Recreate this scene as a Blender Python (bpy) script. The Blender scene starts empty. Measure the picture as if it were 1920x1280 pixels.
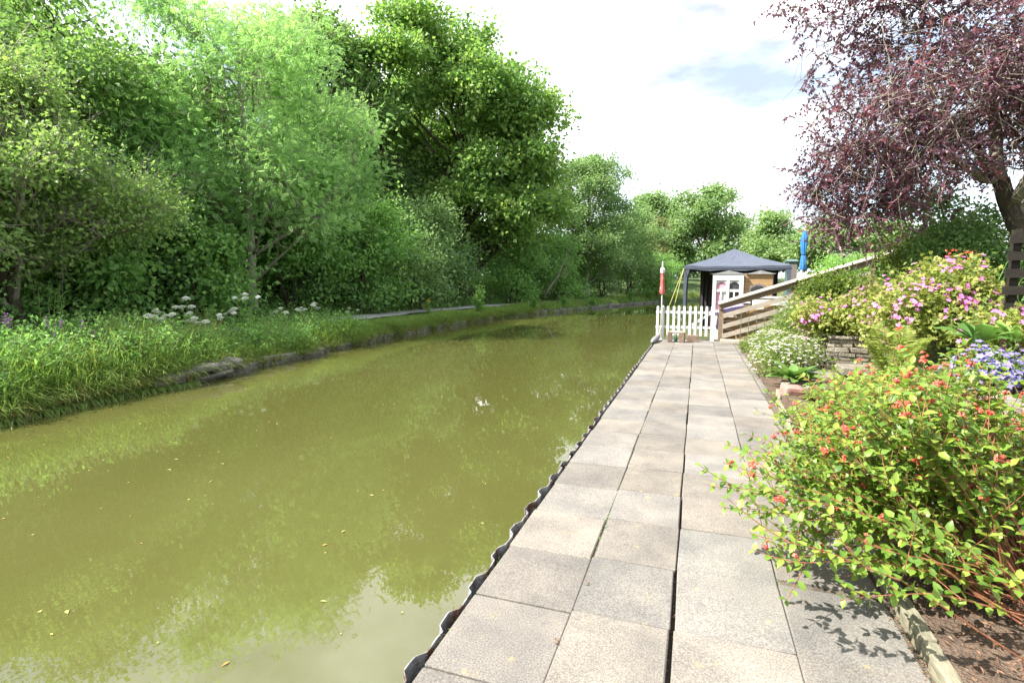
import bpy, bmesh, math, random
import numpy as np
from mathutils import Vector, Matrix, Euler

random.seed(11)
R = np.random.default_rng(11)
SC = bpy.context.scene
COL = SC.collection
pi = math.pi

# ------------------------------------------------------------------ camera, sky, sun, exposure
cam_d = bpy.data.cameras.new('camera')
cam = bpy.data.objects.new('camera', cam_d)
COL.objects.link(cam)
cam.location = (0, 0, 1.75)
cam.rotation_euler = (pi / 2 - math.atan(0.109), 0, math.radians(19.083))
cam_d.sensor_width = 36
cam_d.lens = 18.75
cam_d.clip_end = 2000
SC.camera = cam

SUN_AZ = (-0.83, -0.56)      # horizontal direction towards the sun
SUN_EL = math.radians(50)
_n = math.hypot(*SUN_AZ)
sun_dir = Vector((SUN_AZ[0] / _n * math.cos(SUN_EL), SUN_AZ[1] / _n * math.cos(SUN_EL), math.sin(SUN_EL)))
sd = bpy.data.lights.new('sun', 'SUN')
sd.energy = 5.0
sd.angle = math.radians(0.53)
sd.color = (1.0, 0.955, 0.88)
so = bpy.data.objects.new('sun', sd)
so.rotation_euler = (-sun_dir).to_track_quat('-Z', 'Y').to_euler()
so.location = (0, 0, 40)
COL.objects.link(so)

W = bpy.data.worlds.new('World')
SC.world = W
W.use_nodes = True
nt = W.node_tree
nt.nodes.clear()
def wn(t, **k):
    n = nt.nodes.new(t)
    for a, b in k.items():
        setattr(n, a, b)
    return n
o_ = wn('ShaderNodeOutputWorld')
bg = wn('ShaderNodeBackground')
sky = wn('ShaderNodeTexSky', sky_type='NISHITA')
sky.sun_disc = False
sky.sun_elevation = SUN_EL
sky.sun_rotation = math.atan2(SUN_AZ[0], SUN_AZ[1])
sky.air_density = 1.0
sky.dust_density = 1.5
tc = wn('ShaderNodeTexCoord')
mp = wn('ShaderNodeMapping')
mp.inputs['Scale'].default_value = (1.0, 1.0, 2.3)
mp.inputs['Location'].default_value = (0.35, 0.15, 0.2)
nz = wn('ShaderNodeTexNoise')
nz.inputs['Scale'].default_value = 2.1
nz.inputs['Detail'].default_value = 7
nz.inputs['Roughness'].default_value = 0.55
nz.inputs['Distortion'].default_value = 0.25
rp = wn('ShaderNodeValToRGB')
rp.color_ramp.elements[0].position = 0.26
rp.color_ramp.elements[0].color = (0, 0, 0, 1)
rp.color_ramp.elements[1].position = 0.56
rp.color_ramp.elements[1].color = (1, 1, 1, 1)
nz2 = wn('ShaderNodeTexNoise')
nz2.inputs['Scale'].default_value = 4.2
nz2.inputs['Detail'].default_value = 6
rp2 = wn('ShaderNodeValToRGB')
rp2.color_ramp.elements[0].position = 0.34
rp2.color_ramp.elements[0].color = (1.75, 1.9, 2.25, 1)
rp2.color_ramp.elements[1].position = 0.66
rp2.color_ramp.elements[1].color = (6.4, 6.4, 6.5, 1)
mx = wn('ShaderNodeMixRGB')
L_ = nt.links.new
L_(tc.outputs['Generated'], mp.inputs['Vector'])
L_(mp.outputs['Vector'], nz.inputs['Vector'])
L_(mp.outputs['Vector'], nz2.inputs['Vector'])
L_(nz.outputs['Fac'], rp.inputs['Fac'])
L_(nz2.outputs['Fac'], rp2.inputs['Fac'])
L_(rp.outputs['Color'], mx.inputs['Fac'])
L_(sky.outputs['Color'], mx.inputs['Color1'])
L_(rp2.outputs['Color'], mx.inputs['Color2'])
L_(mx.outputs['Color'], bg.inputs['Color'])
bg.inputs['Strength'].default_value = 0.15
L_(bg.outputs['Background'], o_.inputs['Surface'])

SC.render.engine = 'CYCLES'
SC.view_settings.view_transform = 'Standard'
SC.view_settings.look = 'None'
SC.view_settings.gamma = 1
SC.view_settings.exposure = 1.5
SC.cycles.max_bounces = 8
SC.cycles.diffuse_bounces = 5
SC.cycles.glossy_bounces = 3
SC.cycles.transmission_bounces = 4
SC.cycles.transparent_max_bounces = 6
SC.cycles.sample_clamp_indirect = 6
SC.cycles.caustics_reflective = False
SC.cycles.caustics_refractive = False

# ------------------------------------------------------------------ helpers
def nrm(a):
    return a / np.maximum(np.linalg.norm(a, axis=-1, keepdims=True), 1e-9)

def pnoise(p, s=1.0, seed=0):
    """cheap smooth value noise in about -1..1"""
    r = np.random.default_rng(seed)
    out = 0
    for k in range(5):
        d = r.normal(size=p.shape[-1])
        d = d / np.linalg.norm(d)
        out = out + np.sin((p @ d) * s * (0.7 + 0.55 * k) + r.uniform(0, 6.28)) / (1 + 0.35 * k)
    return out / 2.6

class MB:
    def __init__(self):
        self.v = []; self.f3 = []; self.f4 = []; self.t = []; self.n = 0; self.m3 = []; self.m4 = []
    def add(self, V, F3=None, F4=None, tint=0.5, mi=0):
        V = np.asarray(V, float).reshape(-1, 3)
        if F3 is not None and len(F3):
            F3 = np.asarray(F3, np.int64).reshape(-1, 3); self.f3.append(F3 + self.n); self.m3.append(np.full(len(F3), mi))
        if F4 is not None and len(F4):
            F4 = np.asarray(F4, np.int64).reshape(-1, 4); self.f4.append(F4 + self.n); self.m4.append(np.full(len(F4), mi))
        self.v.append(V)
        self.t.append(np.broadcast_to(np.asarray(tint, float), (len(V),)))
        self.n += len(V)
        return self
    def mesh(self, name, mats, off=(0, 0, 0), smooth=False):
        V = np.concatenate(self.v) - np.asarray(off, float)
        f3 = np.concatenate(self.f3) if self.f3 else np.zeros((0, 3), np.int64)
        f4 = np.concatenate(self.f4) if self.f4 else np.zeros((0, 4), np.int64)
        mi = np.concatenate((self.m3 or [np.zeros(0)]) + (self.m4 or [np.zeros(0)])).astype(np.int32)
        me = bpy.data.meshes.new(name)
        me.vertices.add(len(V))
        me.vertices.foreach_set('co', V.astype(np.float32).ravel())
        li = np.concatenate([f3.ravel(), f4.ravel()]).astype(np.int32)
        me.loops.add(len(li))
        me.loops.foreach_set('vertex_index', li)
        ls = np.concatenate([np.arange(len(f3)) * 3, len(f3) * 3 + np.arange(len(f4)) * 4]).astype(np.int32)
        me.polygons.add(len(ls))
        me.polygons.foreach_set('loop_start', ls)
        me.polygons.foreach_set('material_index', mi)
        me.polygons.foreach_set('use_smooth', np.full(len(ls), smooth))
        a = me.attributes.new('tint', 'FLOAT', 'POINT')
        a.data.foreach_set('value', np.concatenate(self.t).astype(np.float32))
        for m in (mats if isinstance(mats, (list, tuple)) else [mats]):
            me.materials.append(m)
        me.update(calc_edges=True)
        return me
    def build(self, name, mats, parent=None, smooth=False):
        off = wloc(parent) if parent is not None else (0, 0, 0)
        ob = bpy.data.objects.new(name, self.mesh(name, mats, off, smooth))
        COL.objects.link(ob)
        if parent is not None:
            ob.parent = parent
        return ob

def wloc(o):
    v = Vector((0, 0, 0))
    while o is not None:
        v = v + o.location
        o = o.parent
    return tuple(v)

def thing(name, label, cat, loc=(0, 0, 0), group=None):
    o = bpy.data.objects.new(name, None)
    COL.objects.link(o)
    o.location = loc
    o.empty_display_size = 0.2
    return tag(o, label, cat, group)

def tag(o, label, cat, group=None):
    o['label'] = label; o['category'] = cat
    if group: o['group'] = group
    return o

def struct(o, kind='structure', label=None):
    o['kind'] = kind
    if label: o['label'] = label
    return o

def inst(name, me, parent, loc, rot=None, scale=1.0):
    """one more object on shared mesh data, at a world place, under an unrotated parent"""
    o = bpy.data.objects.new(name, me)
    COL.objects.link(o)
    p = Vector(wloc(parent)) if parent is not None else Vector((0, 0, 0))
    if parent is not None: o.parent = parent
    o.location = Vector(loc) - p
    if rot is not None: o.rotation_euler = rot
    o.scale = (scale,) * 3 if not isinstance(scale, (tuple, list)) else scale
    return o

BOXF = [(0, 3, 2, 1), (4, 5, 6, 7), (0, 1, 5, 4), (1, 2, 6, 5), (2, 3, 7, 6), (3, 0, 4, 7)]
def box(mb, x0, x1, y0, y1, z0, z1, mi=0, tint=0.5):
    mb.add([(x0, y0, z0), (x1, y0, z0), (x1, y1, z0), (x0, y1, z0), (x0, y0, z1), (x1, y0, z1), (x1, y1, z1), (x0, y1, z1)], F4=BOXF, mi=mi, tint=tint)
    return mb
def beam(mb, p0, p1, w, h, upv=(0, 0, 1), mi=0):
    """a straight bar from p0 to p1, w wide across, h along upv"""
    p0 = np.array(p0, float); p1 = np.array(p1, float)
    a = nrm(p1 - p0); u = np.array(upv, float); u = nrm(u - a * (a @ u)); s = np.cross(a, u)
    V = []
    for p in (p0, p1):
        for (i, j) in ((-1, -1), (1, -1), (1, 1), (-1, 1)):
            V.append(p + s * w / 2 * i + u * h / 2 * j)
    mb.add(V, F4=[(0, 1, 2, 3), (7, 6, 5, 4), (0, 4, 5, 1), (1, 5, 6, 2), (2, 6, 7, 3), (3, 7, 4, 0)], mi=mi)
    return mb
def cbox(name, sx, sy, sz, bev, mat, jit=0.0, seg=1, seed=0):
    """chamfered box mesh centred on the origin, edges a little uneven"""
    r = random.Random(seed)
    bm = bmesh.new()
    bmesh.ops.create_cube(bm, size=1)
    for v in bm.verts:
        v.co = Vector((v.co.x * sx + r.uniform(-jit, jit), v.co.y * sy + r.uniform(-jit, jit), v.co.z * sz + r.uniform(-jit, jit) * .6))
    bmesh.ops.bevel(bm, geom=bm.edges[:], offset=bev, segments=seg, affect='EDGES', profile=0.6)
    me = bpy.data.meshes.new(name)
    bm.to_mesh(me); bm.free()
    me.materials.append(mat)
    return me
def tube(mb, pts, rad, sides=6, mi=0, tint=0.5, cap=True):
    pts = np.asarray(pts, float); n = len(pts)
    rad = np.broadcast_to(np.asarray(rad, float), (n,))
    d = np.gradient(pts, axis=0); d = nrm(d)
    ref = np.array([0.31, 0.17, 0.93]) if abs(d[:, 2]).mean() < 0.8 else np.array([0.93, 0.31, 0.1])
    s = nrm(np.cross(d, ref)); u = np.cross(s, d)
    a = np.arange(sides) / sides * 2 * pi
    ring = s[:, None] * np.cos(a)[None, :, None] + u[:, None] * np.sin(a)[None, :, None]
    V = (pts[:, None] + ring * rad[:, None, None]).reshape(-1, 3)
    i = np.arange(n - 1)[:, None] * sides; j = np.arange(sides)[None]; k = (j + 1) % sides
    F = np.stack([i + j, i + k, i + sides + k, i + sides + j], -1).reshape(-1, 4)
    V = np.concatenate([V, pts[:1], pts[-1:]])
    f3 = None
    if cap:
        b = n * sides; jj = np.arange(sides); kk = (jj + 1) % sides
        f3 = np.concatenate([np.stack([kk, jj, np.full(sides, b)], -1), np.stack([(n - 1) * sides + jj, (n - 1) * sides + kk, np.full(sides, b + 1)], -1)])
    mb.add(V, F3=f3, F4=F, mi=mi, tint=tint)
def sticks(mb, P0, P1, r0, r1, tint=0.5):
    """many thin three-sided twigs at once"""
    n = len(P0)
    if n == 0: return
    d = nrm(P1 - P0); s = nrm(np.cross(d, np.array([0.3, 0.5, 0.81]))); u = np.cross(s, d)
    V = []
    for P, r in ((P0, r0), (P1, r1)):
        r = np.broadcast_to(np.asarray(r, float), (n,))[:, None]
        for a in (0, 2.09, 4.19):
            V.append(P + (s * math.cos(a) + u * math.sin(a)) * r)
    V = np.stack(V, 1).reshape(-1, 3)
    F = np.array([(0, 1, 4, 3), (1, 2, 5, 4), (2, 0, 3, 5)])
    mb.add(V, F4=(F[None] + np.arange(n)[:, None, None] * 6).reshape(-1, 4), tint=tint)

# leaf templates: (along the axis, across, along the normal)
T_Q = (np.array([(0, 0, 0), (.42, -.5, .07), (1, 0, -.06), (.42, .5, .07)]), None, np.array([(0, 1, 2, 3)]))
T_L = (np.array([(0, 0, 0), (.32, 0, .0), (.7, 0, -.03), (1, 0, -.14), (.30, -.48, .09), (.68, -.36, .04), (.30, .48, .09), (.68, .36, .04)]),
       np.array([(0, 4, 1), (0, 1, 6), (2, 5, 3), (2, 3, 7)]), np.array([(1, 4, 5, 2), (1, 2, 7, 6)]))
def _pinnate(k=4):
    V = []; F = []
    for i in range(k):
        x = .2 + .75 * i / k
        l = .30 * (1 - .25 * abs(i - 1.2) / k)
        for s in (-1, 1):
            b = len(V)
            V += [(x, 0, 0), (x + .02, s * l * 1.1, .03), (x + .22, s * l * 2.0, -.09), (x + .17, s * l * .9, .02)]
            F.append((b, b + 1, b + 2, b + 3) if s < 0 else (b, b + 3, b + 2, b + 1))
    b = len(V)
    V += [(.92, 0, 0), (1.05, -.2, .02), (1.25, 0, -.1), (1.05, .2, .02)]
    F.append((b, b + 1, b + 2, b + 3))
    return (np.array(V, float), None, np.array(F))
T_P = _pinnate()
def _lobed():
    # hand-shaped leaf of five points, fanned from the stalk
    a = np.radians([-150, -112, -80, -52, -30, 0, 30, 52, 80, 112, 150])
    r = np.array([.42, .30, .50, .33, .56, .38, .56, .33, .50, .30, .42])
    r[5] = .62; r[4] = r[6] = .36; r[3] = r[7] = .56; r[2] = r[8] = .34; r[1] = r[9] = .46; r[0] = r[10] = .25
    V = [(.36, 0, -.02)] + [(.36 + math.cos(t) * q, math.sin(t) * q, .05 * math.cos(3 * t)) for t, q in zip(a, r)]
    F = [(0, i, i + 1) for i in range(1, 11)]
    return (np.array(V, float), np.array(F), None)
T_G = _lobed()
def leaves(mb, P, A, N, Ln, Wd, T=T_Q, tint=0.5):
    n = len(P)
    A = nrm(A); N = nrm(N - A * (A * N).sum(-1, keepdims=True)); S = np.cross(N, A)
    Ln = np.broadcast_to(np.asarray(Ln, float), (n,))[:, None, None]; Wd = np.broadcast_to(np.asarray(Wd, float), (n,))[:, None, None]
    t = T[0]
    V = P[:, None] + A[:, None] * t[None, :, :1] * Ln + S[:, None] * t[None, :, 1:2] * Wd + N[:, None] * t[None, :, 2:] * Ln
    k = len(t); o = (np.arange(n) * k)[:, None, None]
    F3 = (T[1][None] + o).reshape(-1, 3) if T[1] is not None else None
    F4 = (T[2][None] + o).reshape(-1, 4) if T[2] is not None else None
    tint = np.repeat(np.broadcast_to(np.asarray(tint, float), (n,)), k)
    mb.add(V.reshape(-1, 3), F3=F3, F4=F4, tint=tint)
def blades(mb, P, H, lean, az, wd, tint=0.5, drop=None):
    """bent grass blades"""
    n = len(P)
    H = np.broadcast_to(np.asarray(H, float), (n,)); lean = np.broadcast_to(np.asarray(lean, float), (n,))
    wd = np.broadcast_to(np.asarray(wd, float), (n,))
    D = np.stack([np.cos(az), np.sin(az), np.zeros(n)], -1)
    fa = az + R.uniform(.9, 2.2, n)
    S = np.stack([np.cos(fa), np.sin(fa), np.zeros(n)], -1)
    V = []
    for t, w in ((0, 1), (.5, .8), (.82, .5), (1, 0)):
        c = P + D * (lean * H * t * t)[:, None] + np.array([0, 0, 1.]) * (H * ((t - .55 * lean * t ** 3) if drop is None else (.55 * t - drop * t * t)))[:, None]
        if w:
            V += [c - S * (wd * w / 2)[:, None], c + S * (wd * w / 2)[:, None]]
        else:
            V.append(c)
    V = np.stack(V, 1).reshape(-1, 3)
    o = (np.arange(n) * 7)[:, None, None]
    mb.add(V, F4=(np.array([(0, 1, 3, 2), (2, 3, 5, 4)])[None] + o).reshape(-1, 4), F3=(np.array([(4, 5, 6)])[None] + o).reshape(-1, 3),
           tint=np.repeat(np.broadcast_to(np.asarray(tint, float), (n,)), 7))

# ------------------------------------------------------------------ materials
def newmat(name):
    m = bpy.data.materials.new(name); m.use_nodes = True
    m.node_tree.nodes.clear()
    return m, m.node_tree.nodes.new, m.node_tree.links.new
def ramp(n, cols, pos=None):
    cr = n.color_ramp
    while len(cr.elements) < len(cols): cr.elements.new(0.5)
    for i, c in enumerate(cols):
        cr.elements[i].position = pos[i] if pos else i / max(1, len(cols) - 1)
        cr.elements[i].color = (*c, 1)
def leafmat(name, cols, tr=0.38, rough=0.5, spec=0.35, tcol=1.55):
    m, N, L = newmat(name)
    at = N('ShaderNodeAttribute'); at.attribute_name = 'tint'
    rpn = N('ShaderNodeValToRGB'); ramp(rpn, cols); L(at.outputs['Fac'], rpn.inputs['Fac'])
    b = N('ShaderNodeBsdfPrincipled'); b.inputs['Roughness'].default_value = rough
    b.inputs['Specular IOR Level'].default_value = spec
    L(rpn.outputs['Color'], b.inputs['Base Color'])
    t = N('ShaderNodeBsdfTranslucent')
    mm = N('ShaderNodeMixRGB'); mm.blend_type = 'MULTIPLY'; mm.inputs['Fac'].default_value = 1
    mm.inputs['Color2'].default_value = (tcol * 1.0, tcol * 1.08, tcol * .74, 1)
    L(rpn.outputs['Color'], mm.inputs['Color1']); L(mm.outputs['Color'], t.inputs['Color'])
    x = N('ShaderNodeMixShader'); x.inputs['Fac'].default_value = tr
    o = N('ShaderNodeOutputMaterial')
    L(b.outputs['BSDF'], x.inputs[1]); L(t.outputs['BSDF'], x.inputs[2]); L(x.outputs['Shader'], o.inputs['Surface'])
    return m
def surf(name, c1, c2, scale=4, fine=60, rough=0.85, bump=0.3, metal=0.0, rnd=0.0, spec=0.3, stretch=(1, 1, 1), coord='pos', spots=None, fvar=0.35, dist=0.02, hue=None):
    m, N, L = newmat(name)
    if coord == 'pos':
        g = N('ShaderNodeNewGeometry'); src = g.outputs['Position']
    else:
        g = N('ShaderNodeTexCoord'); src = g.outputs['Object']
    mpn = N('ShaderNodeMapping'); mpn.inputs['Scale'].default_value = stretch; L(src, mpn.inputs['Vector'])
    oi = N('ShaderNodeObjectInfo')
    if coord != 'pos':
        ad = N('ShaderNodeVectorMath'); ad.operation = 'MULTIPLY_ADD'
        cm = N('ShaderNodeCombineXYZ'); L(oi.outputs['Random'], cm.inputs[0]); L(oi.outputs['Random'], cm.inputs[1])
        ad.inputs[1].default_value = (37, 17, 5); L(cm.outputs[0], ad.inputs[0]); L(mpn.outputs[0], ad.inputs[2]); v = ad.outputs[0]
    else:
        v = mpn.outputs[0]
    n1 = N('ShaderNodeTexNoise'); n1.inputs['Scale'].default_value = scale; n1.inputs['Detail'].default_value = 7; n1.inputs['Roughness'].default_value = .62
    n2 = N('ShaderNodeTexNoise'); n2.inputs['Scale'].default_value = fine; n2.inputs['Detail'].default_value = 4
    L(v, n1.inputs['Vector']); L(v, n2.inputs['Vector'])
    r1 = N('ShaderNodeValToRGB'); ramp(r1, [c1, c2], [.34, .66]); L(n1.outputs['Fac'], r1.inputs['Fac'])
    col = r1.outputs['Color']
    r2 = N('ShaderNodeValToRGB'); ramp(r2, [(1 - fvar,) * 3, (1 + fvar * .6,) * 3], [.32, .68]); L(n2.outputs['Fac'], r2.inputs['Fac'])
    mu = N('ShaderNodeMixRGB'); mu.blend_type = 'MULTIPLY'; mu.inputs['Fac'].default_value = 1
    L(col, mu.inputs['Color1']); L(r2.outputs['Color'], mu.inputs['Color2']); col = mu.outputs['Color']
    for (sc, lo, hi, c) in (spots or []):
        n3 = N('ShaderNodeTexNoise'); n3.inputs['Scale'].default_value = sc; n3.inputs['Detail'].default_value = 5; n3.inputs['Roughness'].default_value = .7
        L(v, n3.inputs['Vector'])
        r3 = N('ShaderNodeValToRGB'); ramp(r3, [(0, 0, 0), (1, 1, 1)], [lo, hi]); L(n3.outputs['Fac'], r3.inputs['Fac'])
        mi = N('ShaderNodeMixRGB'); L(r3.outputs['Color'], mi.inputs['Fac']); L(col, mi.inputs['Color1']); mi.inputs['Color2'].default_value = (*c, 1)
        col = mi.outputs['Color']
    if rnd:
        ma = N('ShaderNodeMapRange'); ma.inputs[3].default_value = 1 - rnd; ma.inputs[4].default_value = 1 + rnd * .7
        L(oi.outputs['Random'], ma.inputs[0])
        m2 = N('ShaderNodeVectorMath'); m2.operation = 'SCALE'; L(col, m2.inputs[0]); L(ma.outputs[0], m2.inputs['Scale']); col = m2.outputs[0]
    if hue:
        rh = N('ShaderNodeValToRGB'); ramp(rh, hue); mh = N('ShaderNodeMath'); mh.operation = 'MULTIPLY_ADD'; mh.inputs[1].default_value = 7.31; mh.inputs[2].default_value = .13
        fr = N('ShaderNodeMath'); fr.operation = 'FRACT'; L(oi.outputs['Random'], mh.inputs[0]); L(mh.outputs[0], fr.inputs[0]); L(fr.outputs[0], rh.inputs['Fac'])
        m3 = N('ShaderNodeMixRGB'); m3.blend_type = 'MULTIPLY'; m3.inputs['Fac'].default_value = 1; L(col, m3.inputs['Color1']); L(rh.outputs['Color'], m3.inputs['Color2']); col = m3.outputs['Color']
    b = N('ShaderNodeBsdfPrincipled'); b.inputs['Roughness'].default_value = rough; b.inputs['Metallic'].default_value = metal
    b.inputs['Specular IOR Level'].default_value = spec
    L(col, b.inputs['Base Color'])
    if bump:
        bp = N('ShaderNodeBump'); bp.inputs['Strength'].default_value = bump; bp.inputs['Distance'].default_value = dist
        L(n2.outputs['Fac'], bp.inputs['Height']); L(bp.outputs['Normal'], b.inputs['Normal'])
    o = N('ShaderNodeOutputMaterial'); L(b.outputs['BSDF'], o.inputs['Surface'])
    return m

M = {}
M['ash'] = leafmat('ash_leaf', [(.178, .303, .123), (.273, .436, .166), (.391, .558, .225)], .50)
M['oak'] = leafmat('oak_leaf', [(.091, .169, .054), (.152, .250, .074), (.232, .338, .101)], .42)
M['syc'] = leafmat('sycamore_leaf', [(.104, .194, .056), (.183, .306, .078), (.366, .463, .127)], .44)
M['haw'] = leafmat('hawthorn_leaf', [(.116, .194, .060), (.195, .300, .087), (.305, .400, .127)], .44)
M['birch'] = leafmat('birch_leaf', [(.122, .206, .080), (.183, .281, .107), (.256, .356, .147)], .42)
M['far'] = leafmat('distant_leaf', [(.122, .206, .080), (.183, .281, .107), (.281, .375, .147)], .40)
M['pale'] = leafmat('pale_willow_leaf', [(.13, .15, .05), (.19, .20, .08), (.25, .26, .11)], .34)
M['under'] = leafmat('undergrowth_leaf', [(.105, .208, .064), (.183, .331, .092), (.294, .475, .131)], .44)
M['grass'] = leafmat('grass_blade', [(.318, .245, .126), (.239, .280, .077), (.151, .245, .059), (.256, .350, .081)], .45, .5)
M['plum'] = leafmat('purple_plum_leaf', [(.088, .044, .079), (.136, .053, .088), (.209, .093, .136), (.251, .058, .084)], .36, .38, .5, 1.5)
M['hyp'] = leafmat('hypericum_leaf', [(.067, .143, .026), (.123, .225, .034), (.205, .307, .045), (.297, .358, .060)], .36, .42, .4, 1.4)
M['ger'] = leafmat('geranium_leaf', [(.120, .173, .048), (.220, .274, .062), (.330, .366, .086), (.340, .274, .125)], .36)
M['daisyleaf'] = leafmat('daisy_leaf', [(.104, .169, .050), (.187, .256, .065), (.270, .328, .090)], .36)
M['fern'] = leafmat('fern_leaf', [(.128, .176, .032), (.200, .248, .048), (.272, .304, .072)], .36)
M['broad'] = leafmat('broad_leaf', [(.056, .136, .032), (.112, .216, .048), (.192, .288, .072)], .3, .4, .45)
M['lime'] = leafmat('lime_shrub_leaf', [(.056, .104, .020), (.136, .192, .032), (.224, .264, .044)], .38)
M['dark'] = leafmat('dark_shrub_leaf', [(.088, .173, .065), (.154, .270, .090), (.248, .374, .128)], .42)
M['hog'] = leafmat('hogweed_flower', [(.610, .630, .511), (.738, .748, .670), (.836, .836, .787)], .2)
M['white'] = leafmat('white_petal', [(.508, .426, .459), (.640, .574, .590), (.697, .681, .672)], .2, tcol=1.0)
M['magenta'] = leafmat('magenta_petal', [(.500, .094, .380), (.620, .158, .475), (.680, .274, .541)], .25, tcol=1.0)
M['violet'] = leafmat('violet_petal', [(.174, .133, .451), (.251, .207, .558), (.348, .310, .640)], .25, tcol=1.0)
M['coral'] = leafmat('coral_berry', [(.467, .050, .042), (.614, .099, .070), (.638, .199, .121)], .12, .35, .5, 1.0)
M['yellow'] = leafmat('yellow_petal', [(.533, .394, .025), (.615, .492, .041)], .2, tcol=1.0)
M['redfl'] = leafmat('red_petal', [(.45, .07, .03), (.55, .12, .06)], .2, tcol=1.0)
M['purplefl'] = leafmat('purple_spike', [(.30, .12, .34), (.45, .22, .48)], .2, tcol=1.0)
M['dry'] = leafmat('dry_leaf', [(.164, .074, .025), (.262, .123, .041), (.328, .180, .074)], .15)
M['floatleaf'] = leafmat('floating_leaf', [(.344, .328, .082), (.410, .361, .131), (.451, .246, .049)], .1, tcol=1.0)
M['barkpale'] = surf('pale_bark', (.46, .43, .35), (.28, .26, .20), 5, 45, .9, .5, stretch=(1, 1, .25))
M['bark'] = surf('dark_bark', (.10, .08, .055), (.055, .045, .032), 6, 40, .95, .7, stretch=(1, 1, .3))
M['twig'] = surf('grey_twig', (.34, .31, .25), (.22, .19, .15), 8, 40, .9, 0)
M['redstem'] = surf('red_brown_stem', (.30, .12, .06), (.20, .085, .045), 8, 60, .7, 0)
M['greenstem'] = surf('green_stem', (.12, .20, .05), (.18, .22, .06), 8, 60, .7, 0)
M['slab'] = surf('concrete_slab', (.155, .146, .135), (.234, .215, .188), 2.3, 125, .93, .5, rnd=.18, spec=.2, fvar=.42, dist=.006,
                 hue=[(1.04, 1.0, .94), (1, 1, 1), (.985, 1, 1.015), (1.05, 1.0, .95), (.965, 1, 1.025)],
                 spots=[(3.2, .62, .72, (.238, .204, .139)), (7, .63, .70, (.271, .230, .131)), (5.3, .62, .74, (.120, .113, .107)), (11, .66, .71, (.120, .109, .099)), (60, .68, .74, (.103, .095, .087)), (24, .72, .75, (.335, .319, .307))])
M['slabjoint'] = surf('joint_soil', (.035, .028, .02), (.075, .055, .04), 9, 80, 1, .5)
M['sand'] = surf('joint_sand', (.079, .067, .051), (.134, .115, .087), 8, 90, 1, .4)
M['soil'] = surf('bed_soil', (.103, .071, .051), (.174, .122, .087), 7, 70, 1, .9, spots=[(16, .6, .68, (.237, .150, .095))], dist=.04)
M['garden'] = surf('garden_earth', (.06, .075, .03), (.10, .11, .045), 3, 30, 1, .5)
M['bank'] = surf('bank_earth', (.05, .085, .028), (.085, .12, .04), 2, 22, 1, .8, dist=.05)
M['path'] = surf('towpath_gravel', (.390, .378, .367), (.505, .493, .481), 2.5, 60, .95, .5)
M['stone'] = surf('wall_stone', (.363, .324, .253), (.221, .198, .158), 6, 60, .95, .9, rnd=.22, dist=.03, spots=[(9, .58, .66, (.395, .371, .300)), (14, .64, .7, (.087, .079, .059))])
M['coping'] = surf('canal_stone', (.13, .12, .10), (.24, .225, .20), 4, 40, .95, .9, rnd=.2, dist=.04, spots=[(5, .58, .68, (.06, .07, .03))])
M['pinkstone'] = surf('pink_stone', (.395, .190, .158), (.332, .213, .182), 6, 60, .9, .6)
M['edging'] = surf('timber_edging', (.198, .186, .130), (.269, .245, .174), 3, 60, .92, .5, stretch=(1, .2, 1), dist=.01)
M['steel'] = surf('piling_steel', (.363, .371, .379), (.261, .261, .261), 6, 60, .45, .2, metal=.25, spec=.5, spots=[(5, .50, .60, (.111, .059, .036)), (12, .58, .64, (.174, .079, .040))])
M['rust'] = surf('rusty_steel', (.10, .07, .05), (.06, .05, .042), 8, 60, .85, .5)
M['whitepaint'] = surf('white_paint', (.521, .521, .498), (.585, .585, .569), 6, 60, .55, .08, spots=[(13, .68, .74, (.411, .411, .348))], fvar=.06)
M['wood'] = surf('fence_timber', (.225, .166, .109), (.158, .117, .074), 3, 50, .85, .35, stretch=(.35, 1, 3), fvar=.25)
M['woodpale'] = surf('weathered_timber', (.390, .348, .282), (.300, .261, .205), 3, 50, .85, .35, stretch=(.35, 1, 3), fvar=.2)
M['woodshade'] = surf('shade_darkened_timber', (.031, .026, .019), (.020, .017, .013), 3, 50, .9, .35, stretch=(.35, 1, 3))  # brown timber darkened in its colour to stand for shade under the plum
M['greywood'] = surf('grey_fence_timber', (.213, .190, .166), (.158, .142, .126), 3, 50, .9, .3, stretch=(3, 1, .4), rnd=.15)
M['orange'] = surf('orange_boarding', (.362, .237, .117), (.306, .198, .096), 4, 50, .6, .2, stretch=(.4, 1, 3), rnd=.08, fvar=.15)
M['navy'] = surf('navy_canopy_fabric', (.076, .089, .122), (.063, .076, .105), 3, 160, .55, .1, spec=.45, fvar=.1)
M['black'] = surf('black_curtain_fabric', (.022, .022, .026), (.03, .03, .034), 3, 160, .85, .1, fvar=.1)
M['metal'] = surf('dark_metal_pole', (.07, .08, .10), (.06, .07, .09), 4, 80, .5, 0, metal=.3)
M['glass'] = surf('dark_window_glass', (.03, .03, .035), (.045, .045, .05), 3, 20, .08, 0, spec=.6)
M['pinkcloth'] = surf('pink_curtain', (.62, .36, .42), (.55, .30, .38), 6, 50, .9, 0)
M['greyroof'] = surf('grey_lead_roof', (.237, .245, .245), (.284, .284, .276), 4, 40, .8, .1)
M['lilac'] = surf('lilac_cloth', (.395, .332, .537), (.348, .284, .490), 5, 60, .8, .1)
M['redcloth'] = surf('red_flag_cloth', (.58, .15, .13), (.50, .11, .10), 6, 60, .8, .1, spots=[(7, .58, .64, (.7, .62, .58))])
M['bluecloth'] = surf('blue_parasol_cloth', (.047, .221, .553), (.040, .174, .474), 5, 60, .7, .1)
M['rope'] = surf('yellow_rope', (.435, .435, .126), (.379, .379, .111), 20, 90, .8, 0)
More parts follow.
